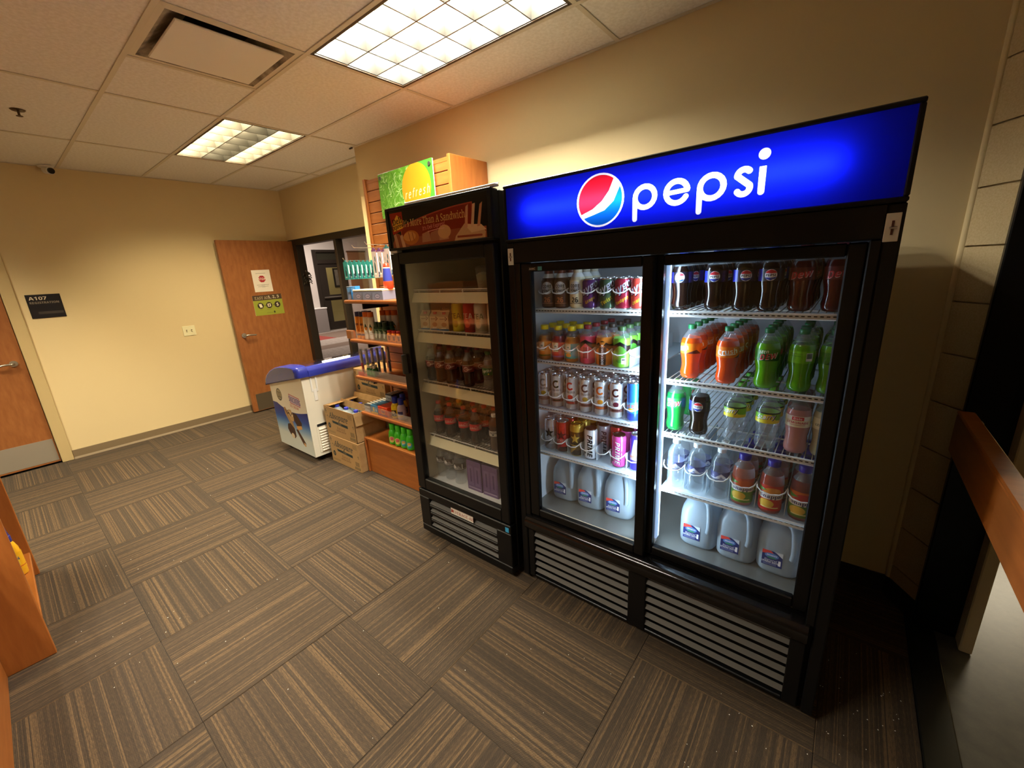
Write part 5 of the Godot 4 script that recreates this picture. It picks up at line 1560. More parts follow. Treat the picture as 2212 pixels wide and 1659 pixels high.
func squared(half: float, y: float, n := 24, pw := 3.2, dx := 0.0) -> Array:
	var out := []
	for k in n:
		var a := TAU * k / n
		var c := cos(a)
		var s := sin(a)
		out.append(Vector3(dx + half * signf(c) * pow(absf(c), 2.0 / pw), y, half * signf(s) * pow(absf(s), 2.0 / pw)))
	return out

func proto(kind: String) -> Node3D:
	if protos.has(kind): return protos[kind]
	var W := Color.WHITE
	var K := rgb(14, 14, 16)
	var o: Node3D
	var none := Rect2()
	var clr: Material = mats.bottle_clear
	match kind:
		"pepsi":
			var l := cell(kind, 230, 38, rgb(20, 16, 30), [["r", -70, -19, -26, 19, rgb(30, 44, 190)], ["r", 64, -19, 110, 19, rgb(30, 44, 190)], ["e", 0, 0, 17.5, 17.5, W], ["p", [[-16, -6], [-12, -12], [0, -16.5], [12, -12], [16, -6], [4, -5]], rgb(214, 36, 48)], ["p", [[-16, 7], [0, 8], [16, 6], [12, 12], [0, 16.5], [-12, 12]], rgb(30, 60, 170)], ["t", "PEPSI", 0, 0.5, 7.5, K, "b", 0.0, 1.1]])
			o = bottle("soda_bottle", "soda", drink("cola", rgb(20, 10, 8), 0.0), clr, l, plastic(rgb(26, 40, 120)))
		"red_soda":
			var l := cell(kind, 230, 38, rgb(70, 14, 20), [["r", -40, -19, 40, 19, rgb(96, 18, 26)], ["t", "Dew", 4, 2, 22, rgb(226, 200, 196), "bik", -0.15], ["t", "Dew", 3, 1, 20, rgb(196, 30, 44), "bik", -0.15]])
			o = bottle("soda_bottle", "soda", drink("red", rgb(74, 12, 18), 0.15), clr, l, plastic(rgb(120, 20, 26)))
		"crush":
			var l := cell(kind, 230, 38, rgb(240, 130, 28), [["p", [[20, 19], [60, 4], [80, 19]], rgb(90, 40, 40)], ["t", "Crush", -4, -2, 19, W, "bi", -0.12, 1.05], ["s", [[-26, 12], [24, 6]], 2.5, W]])
			o = bottle("soda_bottle", "soda", drink("orange", rgb(226, 78, 8), 0.45), clr, l, plastic(rgb(22, 112, 62)))
		"dew":
			var l := cell(kind, 230, 38, rgb(66, 140, 34), [["p", [[-40, 19], [-10, -10], [20, 8], [44, -14], [60, 19]], rgb(36, 96, 34)], ["t", "Mtn", -14, -11, 11, rgb(236, 244, 230), "bik", -0.15], ["t", "DEW", 2, 4, 19, rgb(240, 236, 226), "bik", -0.15], ["t", "DEW", 1, 3.4, 17, rgb(200, 36, 48), "bik", -0.15]])
			o = bottle("soda_bottle", "soda", drink("lime", rgb(92, 168, 14), 0.45), clr, l, plastic(rgb(20, 110, 60)))
		"dew_back":
			var l := cell(kind, 230, 38, rgb(118, 196, 30), [["r", 14, -14, 34, 12, rgb(232, 236, 226)], ["r", 16, -12, 32, 4, rgb(110, 120, 100)], ["r", -40, -12, 4, -10, rgb(90, 150, 30)], ["r", -40, -4, 0, -2, rgb(90, 150, 30)]])
			o = bottle("soda_bottle", "soda", drink("lime", rgb(92, 168, 14), 0.45), clr, l, plastic(rgb(20, 110, 60)))
		"dew_green":
			var l := cell(kind, 230, 38, rgb(50, 150, 70), [["t", "Mtn", -14, -11, 11, rgb(210, 236, 216), "bik", -0.15], ["t", "DEW", 2, 4, 19, rgb(236, 236, 230), "bik", -0.15], ["t", "DEW", 1, 3.4, 17, rgb(200, 60, 70), "bik", -0.15]])
			o = bottle("soda_bottle", "soda", drink("emerald", rgb(24, 150, 54), 0.45), clr, l, plastic(rgb(150, 226, 90)))
		"starry":
			var l := cell(kind, 230, 38, rgb(120, 190, 46), [["r", -115, -19, 115, -14, rgb(26, 30, 24)], ["p", [[-115, 6], [-20, 2], [60, 10], [115, 6], [115, 19], [-115, 19]], rgb(236, 216, 40)], ["p", [[-8, -12], [14, -14], [30, 6], [20, 16], [-16, 16]], rgb(240, 220, 60)], ["t", "Starry", 0, 0, 21, K, "bik", -0.12, 1.0], ["t", "Starry", -0.6, -0.8, 19.5, W, "bik", -0.12, 1.0]])
			o = bottle("soda_bottle", "soda", clr, clr, l, plastic(rgb(120, 214, 70)))
		"pink_lemonade":
			var l := cell(kind, 230, 46, rgb(238, 226, 190), [["r", -36, -23, 40, -6, rgb(246, 242, 230)], ["r", -14, -20, 20, -6, rgb(220, 60, 70)], ["t", "Dole", 3, -13, 9, W, "b"], ["t", "LEMONADE", 3, 4, 9, rgb(190, 60, 80), "b"], ["e", 60, 4, 12, 10, rgb(120, 160, 70)], ["r", -20, 12, 26, 15, rgb(200, 150, 140)]])
			o = bottle("lemonade_bottle", "soda", drink("pink", rgb(196, 128, 118), 0.6), clr, l, plastic(rgb(40, 96, 70)))
		"pale_lemonade":
			var l := cell(kind, 230, 46, rgb(238, 236, 200), [["r", -14, -20, 20, -6, rgb(220, 60, 70)], ["t", "Dole", 3, -13, 9, W, "b"], ["t", "LEMONADE", 3, 4, 9, rgb(70, 90, 40), "b"], ["e", 60, 4, 12, 10, rgb(220, 210, 70)]])
			o = bottle("lemonade_bottle", "soda", drink("pale", rgb(204, 196, 150), 0.6), clr, l, plastic(rgb(220, 214, 120)))
		"water":
			var l := cell(kind, 204, 30, rgb(84, 90, 142), [["p", [[-26, 12], [0, -10], [26, 12]], rgb(226, 228, 238)], ["p", [[-12, 12], [0, 2], [12, 12]], rgb(120, 126, 170)], ["r", -60, 8, 60, 11, rgb(200, 204, 220)]])
			o = bottle("water_bottle", "water", clr, clr, l, plastic(rgb(240, 242, 242)))
		"apple_green", "apple_red", "apple_mixed":
			var a := {"apple_green": [rgb(196, 90, 60), rgb(96, 150, 50), rgb(206, 96, 40)], "apple_red": [rgb(206, 60, 44), rgb(200, 44, 34), rgb(230, 150, 50)], "apple_mixed": [rgb(220, 110, 40), rgb(90, 130, 44), rgb(200, 50, 40)]}
			var q: Array = a[kind]
			var l := cell(kind, 234, 96, q[0], [["r", -117, -6, 117, 48, q[1]], ["e", 6, -22, 30, 18, q[2]], ["e", -12, 22, 26, 16, rgb(236, 196, 70)], ["r", -117, -14, 117, 4, rgb(244, 240, 230)], ["t", "Snapple", 4, -5, 17, rgb(36, 34, 96), "sb", 0.0, 1.1], ["p", [[-50, -40], [-10, -30], [-40, -22]], rgb(90, 170, 60)], ["r", -30, 34, 30, 38, rgb(240, 230, 150)]])
			o = bottle("juice_bottle", "apple", drink(kind, [rgb(176, 96, 70), rgb(170, 66, 42), rgb(130, 40, 24)][["apple_green", "apple_red", "apple_mixed"].find(kind)], 0.8), clr, l, plastic(rgb(50, 40, 150)))
		"splash_orange", "splash_red", "splash_teal":
			var k := ["splash_orange", "splash_red", "splash_teal"].find(kind)
			var l := cell(kind, 198, 66, [rgb(226, 150, 50), rgb(190, 60, 80), rgb(40, 176, 186)][k], [["r", -30, -33, 4, 8, rgb(226, 214, 180)], ["e", -10, -16, 9, 9, W], ["t", "V8", -10, -16, 8, rgb(40, 110, 50), "b"], ["t", "Splash", -4, 0, 11, rgb(40, 90, 50), "bik"], ["e", -8, 18, 14, 9, [rgb(240, 130, 30), rgb(214, 40, 50), rgb(240, 170, 60)][k]], ["r", -99, 26, 99, 33, [rgb(130, 120, 40), rgb(170, 110, 170), rgb(60, 190, 180)][k]]])
			o = bottle("juice_bottle", "splash", drink(kind, [rgb(196, 120, 40), rgb(150, 30, 36), rgb(200, 130, 50)][k], 0.6), clr, l, plastic(rgb(246, 220, 30)))
		"sport_pink", "sport_orange", "sport_green":
			var k := ["sport_pink", "sport_orange", "sport_green"].find(kind)
			var c: Color = [rgb(214, 70, 96), rgb(224, 132, 44), rgb(120, 196, 60)][k]
			var ops := [["p", [[-108, -30], [-30, -30], [0, -46], [30, -30], [108, -30], [108, -6], [30, -6], [0, -30], [-30, -6], [-108, -6]], K]]
			if k == 1: ops.append_array([["p", [[-18, -20], [18, -20], [14, 56], [-14, 56]], K], ["p", [[-16, -40], [16, -40], [0, -18]], c], ["t", "BODYARMOR", 0, 12, 10, W, "b", -PI / 2, 1.0]])
			elif k == 0: ops.append_array([["r", -12, -14, 12, 34, rgb(150, 30, 60)], ["r", 8, -16, 12, 36, rgb(240, 180, 190)]])
			else: ops.append_array([["e", 0, 6, 26, 34, rgb(70, 150, 50)], ["r", 6, 20, 26, 44, W], ["r", 8, 24, 24, 30, rgb(60, 60, 60)]])
			o = bottle("sports_drink", "sport", drink("sport%d" % k, c, 0.5), clr, cell(kind, 216, 112, c, ops), plastic([rgb(150, 40, 50), rgb(60, 50, 46), rgb(60, 90, 50)][k]))
		"core_brown", "core_cream":
			var br := kind == "core_brown"
			var l := cell(kind, 217, 110, rgb(92, 58, 40) if br else rgb(236, 226, 186), [["e", 0, -24, 27, 27, rgb(206, 206, 206)], ["t", "CORE", 0, -32, 13, K, "b", 0.0, 0.95], ["r", -22, -23, 22, -22, K], ["t", "POWER", 0, -13, 11, K, "b", 0.0, 0.9], ["t", "26", 0, 26, 22, rgb(206, 130, 80) if br else K, "b", 0.0, 0.95], ["r", -30, 40, 30, 42, rgb(206, 150, 110) if br else rgb(60, 40, 30)]])
			o = bottle("protein_shake", "core", drink("core_" + ("b" if br else "c"), rgb(84, 52, 36) if br else rgb(232, 222, 186), 0.0, 0.3), mats.white_plastic, l, plastic(rgb(120, 60, 50) if br else rgb(206, 196, 170)))
		"faygo_grape", "faygo_twist", "faygo_red", "faygo_orange":
			var k := ["faygo_grape", "faygo_twist", "faygo_red", "faygo_orange"].find(kind)
			var l := cell(kind, 207, 105, [rgb(96, 44, 110), rgb(70, 96, 70), rgb(160, 36, 60), rgb(186, 60, 50)][k], [["t", "Faygo", 2, -14, 38, rgb(30, 26, 40), "bik", -0.5, 1.0], ["t", "Faygo", 0, -16, 36, rgb(216, 216, 230), "bik", -0.5, 1.0], ["t", ["Grape", "Twist", "Redpop", "Orange"][k], 8, 24, 16, rgb(230, 210, 40), "bi", -0.5], ["p", [[60, -50], [100, -50], [80, 52], [50, 52]], [rgb(150, 60, 120), rgb(110, 180, 60), rgb(220, 70, 110), rgb(230, 120, 60)][k]]])
			o = can("soda_can", 33, 122, l, mats.aluminium)
		"celsius0", "celsius1", "celsius2", "celsius3", "celsius4", "celsius5":
			var k := int(kind[-1])
			var c: Color = [rgb(150, 146, 140), rgb(30, 56, 36), rgb(200, 50, 46), rgb(96, 70, 66), rgb(214, 110, 40), rgb(80, 40, 42)][k]
			var d: Color = [rgb(214, 190, 60), rgb(200, 196, 180), rgb(216, 60, 44), rgb(190, 160, 60), rgb(232, 160, 50), rgb(110, 40, 60)][k]
			var arc := []
			for j in 15: arc.append([14 * cos(lerpf(5.4, 0.9, j / 14.0)), -34 + 14 * sin(lerpf(5.4, 0.9, j / 14.0))])
			o = can("energy_can", 29, 157, cell(kind, 182, 140, rgb(226, 228, 228), [["s", arc, 8, c], ["t", "CELSIUS", 0, -8, 9, rgb(90, 90, 90), "b", 0.0, 0.95], ["e", 0, 14, 13, 10, d], ["r", -91, 34, 91, 70, rgb(196, 196, 194)], ["r", -91, 32, 91, 46, rgb(150, 110, 100)], ["r", -20, 36, 20, 42, c]]), mats.aluminium)
		"bull_blue":
			o = can("energy_can", 29, 168, cell(kind, 182, 150, rgb(30, 110, 200), [["p", [[-91, 10], [91, -10], [91, 24], [-91, 40]], rgb(90, 170, 226)], ["t", "Red Bull", 0, 14, 14, rgb(226, 80, 50), "b"], ["r", -91, 44, 91, 75, rgb(20, 60, 170)], ["e", 0, 30, 14, 8, rgb(240, 180, 60)]]), mats.aluminium)
		"bull_purple":
			o = can("energy_can", 29, 168, cell(kind, 182, 150, rgb(64, 52, 160), [["p", [[0, -60], [60, -60], [36, 30], [-20, 30]], rgb(190, 186, 200)], ["t", "Red Bull", 4, 14, 13, rgb(220, 130, 60), "b"], ["r", -91, 36, 91, 75, rgb(50, 40, 190)]]), mats.aluminium)
		"star_silver", "star_red", "star_gold":
			var k := ["star_silver", "star_red", "star_gold"].find(kind)
			var star := []
			for j in 10: star.append([(26 if j % 2 == 0 else 10) * sin(TAU * j / 10), -10 - (26 if j % 2 == 0 else 10) * cos(TAU * j / 10)])
			var l := cell(kind, 207, 140, [rgb(186, 188, 190), rgb(204, 40, 40), rgb(90, 66, 24)][k], [["r", -103, -70, 103, -40, [rgb(206, 208, 210), rgb(216, 50, 46), rgb(206, 170, 60)][k]], ["p", star, [K, rgb(110, 24, 26), rgb(214, 176, 70)][k]], ["r", -103, 20, 103, 24, [rgb(230, 230, 230), rgb(230, 120, 110), rgb(226, 196, 90)][k]], ["t", "ROCKSTAR", 0, 14, 10, [W, rgb(240, 200, 190), K][k], "b"], ["r", -103, 44, 103, 70, [rgb(150, 150, 152), rgb(70, 24, 22), rgb(56, 40, 20)][k]], ["p", [[-60, 70], [-20, 30], [10, 30], [-30, 70]], [K, rgb(150, 30, 30), rgb(190, 150, 50)][k]]])
			o = can("energy_can", 33, 158, l, mat("gold_end", rgb(206, 168, 60), 0.25, 0.95) if k == 2 else mats.aluminium)
		"prime_white", "prime_pink", "prime_red", "prime_grey":
			var k := ["prime_white", "prime_pink", "prime_red", "prime_grey"].find(kind)
			var l := cell(kind, 195, 140, [rgb(232, 232, 232), rgb(236, 80, 172), rgb(196, 44, 40), rgb(176, 176, 186)][k], [["t", "PRIME", 7, 6, 22, K, "bk", PI / 2, 1.15], ["t", "PRIME", 5, 6, 22, [K, W, W, rgb(60, 60, 70)][k], "bk", PI / 2, 1.15], ["r", -97, -70, 97, -50, [rgb(240, 240, 240), rgb(244, 96, 186), rgb(210, 50, 44), rgb(190, 190, 200)][k]], ["e", -22, 44, 7, 5, rgb(40, 40, 40)]])
			o = can("energy_can", 31, 150, l, mat("dark_end", rgb(70, 40, 34), 0.4, 0.6))
		"jug":
			o = Node3D.new()
			o.name = "water_jug"
			var lv := []
			for a in [[0.056, 0.0], [0.066, 0.004], [0.0725, 0.016], [0.0745, 0.05], [0.0745, 0.11], [0.073, 0.14], [0.068, 0.166], [0.057, 0.192], [0.042, 0.212], [0.028, 0.224], [0.02, 0.229], [0.0185, 0.236]]: lv.append(squared(a[0], a[1], 28, 3.4 if a[1] < 0.18 else 2.4))
			share(o, "jug", MB.new().loft(lv).mesh(), mat("jug_plastic", rgb(166, 180, 188), 0.3, 0.0, {"backlight_enabled": true, "backlight": Color(0.6, 0.66, 0.7)}))
			share(o, "handle", MB.new().tube([Vector3(0.024, 0.205, 0.035), Vector3(0.034, 0.207, 0.05), Vector3(0.042, 0.19, 0.063), Vector3(0.047, 0.15, 0.071), Vector3(0.048, 0.11, 0.073), Vector3(0.044, 0.088, 0.069)], 0.0105, 10).mesh(), mats.jug_plastic)
			share(o, "cap", MB.new().lathe(mm([[0, 230], [21, 230], [21.5, 232], [21.5, 246], [20, 248], [0, 248]]), 18).mesh(), plastic(rgb(60, 70, 200)))
			var l := cell("jug_label", 70, 66, rgb(40, 52, 116), [["p", [[-35, -33], [-6, -33], [4, -22], [-35, -16]], rgb(236, 76, 66)], ["p", [[4, -33], [35, -33], [35, -12], [14, -28]], rgb(222, 232, 240)], ["e", -2, -12, 24, 11, rgb(96, 140, 206)], ["t", "Absopure", -2, -13, 8, W, "bik"], ["e", -2, -3, 16, 4, rgb(70, 150, 110)], ["t", "Natural", -4, 8, 9, W, "sik"], ["t", "SPRING WATER", -2, 17, 6.5, W, "b"], ["r", 22, 2, 30, 24, W], ["r", -30, 22, 16, 24, rgb(140, 150, 190)], ["r", -30, 27, 16, 29, rgb(140, 150, 190)]])
			var q := MB.new()
			q.print_quad(Vector3(-0.05, 0.104, 0.0752), Vector3(0.016, 0.104, 0.0752), Vector3(0.016, 0.04, 0.0752), Vector3(-0.05, 0.04, 0.0752), l)
			share(o, "label", q.mesh(), mats.label)
		"pepper":
			var l := cell(kind, 214, 38, rgb(112, 30, 36), [["e", -6, 2, 13, 13, rgb(206, 190, 184)], ["e", -6, 2, 10, 10, rgb(130, 30, 40)], ["t", "Dr", -6, -6, 9, rgb(230, 216, 206), "bik"], ["t", "Pepper", 12, 4, 11, rgb(230, 216, 206), "bik", -0.1], ["r", -107, -19, 107, -16, rgb(200, 190, 180)]])
			o = bottle("soda_bottle", "cola", drink("cola", rgb(20, 10, 8), 0.0), clr, l, plastic(rgb(110, 28, 34)))
		"sprite":
			var l := cell(kind, 214, 38, rgb(28, 110, 62), [["t", "Sprite", 0, -2, 20, W, "bi", -0.1], ["e", 10, 12, 4, 4, rgb(230, 220, 60)]])
			o = bottle("soda_bottle", "cola", clr, clr, l, plastic(rgb(30, 110, 60)))
		"coke":
			var l := cell(kind, 214, 38, rgb(206, 40, 40), [["t", "Coca-Cola", 0, -2, 15, rgb(236, 206, 196), "sik", -0.06], ["s", [[-40, 10], [0, 5], [40, 11]], 2.5, rgb(236, 200, 190)], ["r", 36, -12, 52, 10, rgb(220, 200, 190)]])
			o = bottle("soda_bottle", "cola", drink("cola", rgb(20, 10, 8), 0.0), clr, l, plastic(rgb(206, 44, 34)))
		"brandless_water":
			var l := cell(kind, 204, 30, rgb(200, 196, 186), [["t", "WATER", 0, -4, 9, rgb(50, 50, 56), "b"], ["p", [[-8, 2], [0, 12], [8, 2]], rgb(40, 40, 44)]])
			o = bottle("water_bottle", "water", drink("dark_water", rgb(70, 50, 40), 0.0), clr, l, mats.white_plastic)
		"black_water":
			var l := cell(kind, 230, 44, rgb(34, 34, 36), [["p", [[-44, 10], [-20, -14], [4, 12]], rgb(214, 214, 210)], ["p", [[-16, 10], [6, -8], [24, 12]], rgb(120, 120, 120)], ["r", 26, -16, 32, 16, rgb(206, 206, 200)], ["r", -60, 14, 60, 17, rgb(190, 190, 186)]])
			o = bottle("water_bottle", "litre", clr, clr, l, plastic(rgb(40, 40, 40)))
		"shake_carton":
			var l := cell(kind, 58, 82, rgb(222, 196, 150), [["t", "muscle", -4, -28, 8, rgb(120, 50, 30), "b"], ["s", [[10, -38], [22, -28], [10, -18]], 4, rgb(120, 60, 40)], ["r", -29, 28, 29, 41, rgb(60, 120, 176)], ["e", 2, 4, 16, 12, rgb(190, 140, 90)], ["r", -16, 20, 12, 27, rgb(246, 240, 226)]])
			o = carton_box("shake_carton", 0.058, 0.082, 0.058, mat("carton_tan", rgb(214, 184, 140), 0.5), l)
			var g := MB.new().prism(PackedVector2Array([Vector2(-0.029, 0.082), Vector2(0.029, 0.082), Vector2(0.003, 0.104), Vector2(0.003, 0.112), Vector2(-0.003, 0.112), Vector2(-0.003, 0.104)]), Vector3(-0.029, 0, 0), Vector3.BACK, Vector3.UP, Vector3(0.058, 0, 0))
			share(o, "gable", g.mesh(), mats.carton_tan)
			share(o, "cap", MB.new().lathe(mm([[0, 92], [10, 92], [10, 104], [0, 104]]), 12, Vector3(0, 0, 0.014)).mesh(), plastic(rgb(196, 90, 80)))
		"yellow_can", "red_can", "white_can":
			var k := ["yellow_can", "red_can", "white_can"].find(kind)
			o = can("energy_can", 33, 157, cell(kind, 207, 140, [rgb(206, 190, 30), rgb(196, 50, 44), rgb(206, 202, 184)][k], [["r", -103, 26, 103, 60, [rgb(226, 214, 60), rgb(150, 40, 40), rgb(170, 170, 150)][k]], ["t", "TEA", 0, -10, 26, [rgb(120, 100, 20), rgb(230, 190, 170), rgb(110, 120, 96)][k], "b"], ["e", 0, 30, 16, 16, [rgb(180, 160, 20), rgb(220, 90, 70), rgb(226, 222, 206)][k]]]), mats.aluminium)
		"purple_box":
			o = carton_box("purple_box", 0.112, 0.185, 0.12, mat("purple_card", rgb(92, 66, 112), 0.45), cell(kind, 112, 185, rgb(96, 70, 116), [["r", -46, -60, -6, 60, rgb(112, 88, 130)], ["r", 6, -60, 46, 60, rgb(112, 88, 130)], ["r", -32, -44, -20, 40, rgb(78, 54, 98)], ["r", 20, -44, 32, 40, rgb(78, 54, 98)], ["r", -48, 72, 48, 80, rgb(150, 130, 160)]]))
		"clear_cup":
			o = Node3D.new()
			o.name = "clear_cup"
			share(o, "cup", MB.new().lathe(mm([[0, 0], [28, 0], [30, 2], [38, 92], [40, 96]]), 20).mesh(), clr)
			share(o, "filling", MB.new().lathe(mm([[0, 1], [27, 2], [35, 70], [20, 80], [0, 84]]), 18).mesh(), mat("salad", rgb(120, 122, 84), 0.6))
			share(o, "lid", MB.new().lathe(mm([[40, 96], [41, 98], [34, 112], [0, 116]]), 20).mesh(), clr)
		"yellow_cleaner":
			var l := cell(kind, 210, 100, rgb(236, 176, 30), [["r", -40, -30, 30, 20, rgb(240, 200, 60)], ["t", "CLEAN", 0, -10, 16, rgb(40, 60, 140), "bi", -0.2], ["r", -60, 30, 60, 34, rgb(200, 60, 40)]])
			o = bottle("cleaner_bottle", "cleaner", plastic(rgb(240, 180, 36)), clr, l, plastic(rgb(52, 52, 140)))
			share(o, "nozzle", MB.new().lathe(mm([[17, 236], [13, 262], [11, 290], [9, 296], [0, 296]]), 14).mesh(), plastic(rgb(52, 52, 140)))
		"sun_lotion":
			o = bottle("lotion_bottle", "lotion", plastic(rgb(236, 150, 40)), clr, cell(kind, 166, 114, rgb(236, 150, 40), [["r", -16, -50, 10, -34, rgb(120, 70, 40)], ["t", "Gold Bond", 0, -4, 13, rgb(150, 60, 40), "bi", PI / 2], ["r", -20, 30, 18, 44, rgb(80, 70, 110)]]), plastic(rgb(40, 34, 84)))
		"white_lotion":
			o = bottle("lotion_bottle", "lotion", plastic(rgb(240, 232, 214)), clr, cell(kind, 166, 114, rgb(242, 234, 216), [["p", [[0, -52], [13, -20], [0, 2], [-13, -20]], rgb(60, 90, 60)], ["e", 0, -14, 11, 13, rgb(232, 150, 60)], ["r", -18, 12, 18, 15, rgb(150, 140, 120)], ["r", -14, 24, 14, 27, rgb(150, 140, 120)]]), plastic(rgb(232, 116, 30)))
		"green_shampoo":
			o = bottle("shampoo_bottle", "shampoo", plastic(rgb(30, 76, 44)), clr, cell(kind, 153, 78, rgb(30, 80, 46), [["p", [[-8, -30], [12, -16], [-2, 30], [-12, 24]], rgb(190, 214, 190)], ["r", -20, -36, 20, -32, rgb(120, 170, 120)]]), plastic(rgb(26, 60, 36)))
		"pill_bottle":
			o = bottle("pill_bottle", "pill", plastic(rgb(230, 130, 40)), clr, cell(kind, 153, 46, rgb(236, 140, 44), [["p", [[-10, -16], [10, -14], [8, 18], [-6, 18]], rgb(120, 60, 30)]]), plastic(rgb(196, 44, 40)))
		"mouthwash":
			o = bottle("mouthwash_bottle", "mini", drink("mouthwash", rgb(40, 130, 66), 0.6), clr, cell(kind, 115, 38, rgb(40, 120, 60), [["r", -20, -12, 20, 12, rgb(80, 160, 90)]]), mats.white_plastic)
		"green_detergent", "green_detergent_b":
			var b := kind == "green_detergent_b"
			o = bottle("detergent_bottle", "detergent", plastic(rgb(70, 206, 40)), clr, cell(kind, 216, 58, rgb(70, 206, 40), [["e", 0, 0, 24, 26, rgb(60, 170, 190) if b else rgb(240, 220, 130)], ["e", 0, -8, 16, 12, rgb(240, 196, 90) if b else rgb(236, 120, 130)], ["t", "gain", 0, 4, 14, W if b else rgb(214, 60, 90), "bi"]]), plastic(rgb(84, 220, 50)))
		"yellow_detergent":
			o = bottle("detergent_bottle", "detergent", plastic(rgb(240, 206, 20)), clr, cell(kind, 216, 58, rgb(240, 206, 20), [["r", -24, -22, 20, 26, rgb(50, 40, 34)], ["e", -4, -4, 14, 12, rgb(226, 206, 170)], ["t", "4X", 4, 16, 10, W, "b"]]), plastic(rgb(36, 60, 190)))
		"lilac_detergent":
			o = bottle("detergent_bottle", "detergent", plastic(rgb(196, 178, 196)), clr, cell(kind, 216, 58, rgb(206, 192, 206), [["r", -24, -24, 24, 0, rgb(60, 60, 120)], ["r", -24, 8, 24, 20, rgb(230, 190, 120)]]), plastic(rgb(44, 60, 180)))
		"dark_box":
			o = carton_box("dark_box", 0.085, 0.06, 0.2, mat("dark_card", rgb(44, 46, 60), 0.5), cell(kind, 85, 60, rgb(196, 204, 210), [["r", -42, -30, 42, -20, rgb(40, 44, 60)], ["t", "x-Pures", -4, 2, 15, rgb(60, 70, 90), "b"], ["r", 30, -18, 38, 24, rgb(120, 130, 140)]]))
			for k in 6: share(o, "stripe", B(-0.042, 0.06, -0.085 + k * 0.03, 0.042, 0.0604, -0.072 + k * 0.03).mesh(), mats.white_plastic)
		"blue_box":
			o = carton_box("blue_box", 0.095, 0.072, 0.12, mat("blue_card", rgb(62, 140, 190), 0.45), cell(kind, 95, 72, rgb(66, 146, 196), [["r", -47, 20, 47, 36, rgb(240, 196, 60)], ["e", -8, -2, 12, 20, rgb(240, 206, 90)], ["r", 20, -8, 30, 10, rgb(230, 240, 246)]]))
		"orange_box":
			o = carton_box("orange_box", 0.12, 0.078, 0.18, mat("orange_card", rgb(232, 74, 36), 0.45), cell(kind, 120, 78, rgb(232, 70, 34), [["e", 6, -2, 26, 26, rgb(240, 150, 40)], ["e", 6, -2, 18, 18, rgb(236, 90, 36)], ["t", "Tide", 6, -2, 17, rgb(40, 50, 150), "bi", -0.1], ["r", -60, 24, 60, 32, rgb(90, 60, 140)]]))
		"wipes_tub":
			o = carton_box("wipes_tub", 0.115, 0.062, 0.13, mat("tub_lilac", rgb(128, 132, 150), 0.3), cell(kind, 115, 62, rgb(134, 138, 156), [["e", 0, 4, 30, 20, rgb(110, 104, 122)], ["e", 0, 4, 24, 14, rgb(176, 170, 186)], ["t", "wipes", 0, 4, 12, rgb(70, 60, 80), "b"]]))
			share(o, "lid", B(-0.059, 0.062, -0.067, 0.059, 0.076, 0.067, 0.004).mesh(), mats.cream_plastic)
		"blue_pack", "slate_pack":
			o = carton_box("lotion_pack", 0.048, 0.1, 0.05, mat(kind + "_card", rgb(50, 130, 210) if kind == "blue_pack" else rgb(96, 112, 140), 0.4), cell(kind, 48, 100, rgb(54, 140, 220) if kind == "blue_pack" else rgb(110, 126, 150), [["p", [[-20, -40], [20, -46], [14, -10], [-14, -6]], rgb(120, 180, 236)], ["r", -12, 10, 14, 44, rgb(150, 170, 200)]]))
		"stain_stick":
			o = Node3D.new()
			o.name = "stain_remover"
			share(o, "bottle", MB.new().lathe(mm([[0, 0], [30, 0], [34, 4], [34, 44], [33, 50]]), 18).mesh(), plastic(rgb(226, 70, 36)))
			share(o, "sleeve", MB.new().lathe(mm([[33, 50], [33, 66], [24, 138]]), 18).mesh(), plastic(rgb(60, 70, 160)))
			share(o, "collar", MB.new().lathe(mm([[24, 138], [22, 144]]), 18).mesh(), mats.white_plastic)
			share(o, "cap", MB.new().lathe(mm([[22, 144], [18, 170], [13, 174], [0, 174]]), 18).mesh(), plastic(rgb(236, 60, 30)))
		"teal_card", "purple_card_pack", "sea_card":
			var c: Color = {"teal_card": rgb(60, 176, 170), "purple_card_pack": rgb(130, 80, 130), "sea_card": rgb(60, 120, 120)}[kind]
			var hh := 0.125 if kind == "teal_card" else 0.2
			o = Node3D.new()
			o.name = "hanging_pack"
			share(o, "card", B(-0.028, -hh, -0.001, 0.028, 0.0, 0.001).mesh(), plastic(c))
			var cl := cell(kind, 56, hh * 1000.0, c if kind == "teal_card" else rgb(206, 186, 176), [["e", -2, hh * 1000 * 0.14, 9, hh * 1000 * 0.2, rgb(28, 60, 66)], ["e", 6, -hh * 1000 * 0.16, 6, hh * 1000 * 0.1, rgb(30, 80, 84)], ["r", -28, -hh * 500, 28, -hh * 430, c], ["r", -18, hh * 330, 8, hh * 380, rgb(226, 236, 230)]])
			var q := MB.new()
			q.print_quad(Vector3(-0.028, 0, 0.0013), Vector3(0.028, 0, 0.0013), Vector3(0.028, -hh, 0.0013), Vector3(-0.028, -hh, 0.0013), cl)
			share(o, "card_print", q.mesh(), mats.label)
			share(o, "blister", B(0.004, -hh + 0.012, -0.014, 0.0275, -0.022, -0.001, 0.004).mesh(), mat("blister_white", rgb(226, 226, 214), 0.3))
			share(o, "brush", B(0.01, -hh + 0.006, -0.0145, 0.0285, -hh + 0.045, -0.002, 0.004).mesh(), plastic(rgb(28, 56, 76)))
			share(o, "hang_tab", B(-0.012, 0.0, -0.001, 0.012, 0.012, 0.001).mesh(), plastic(c))
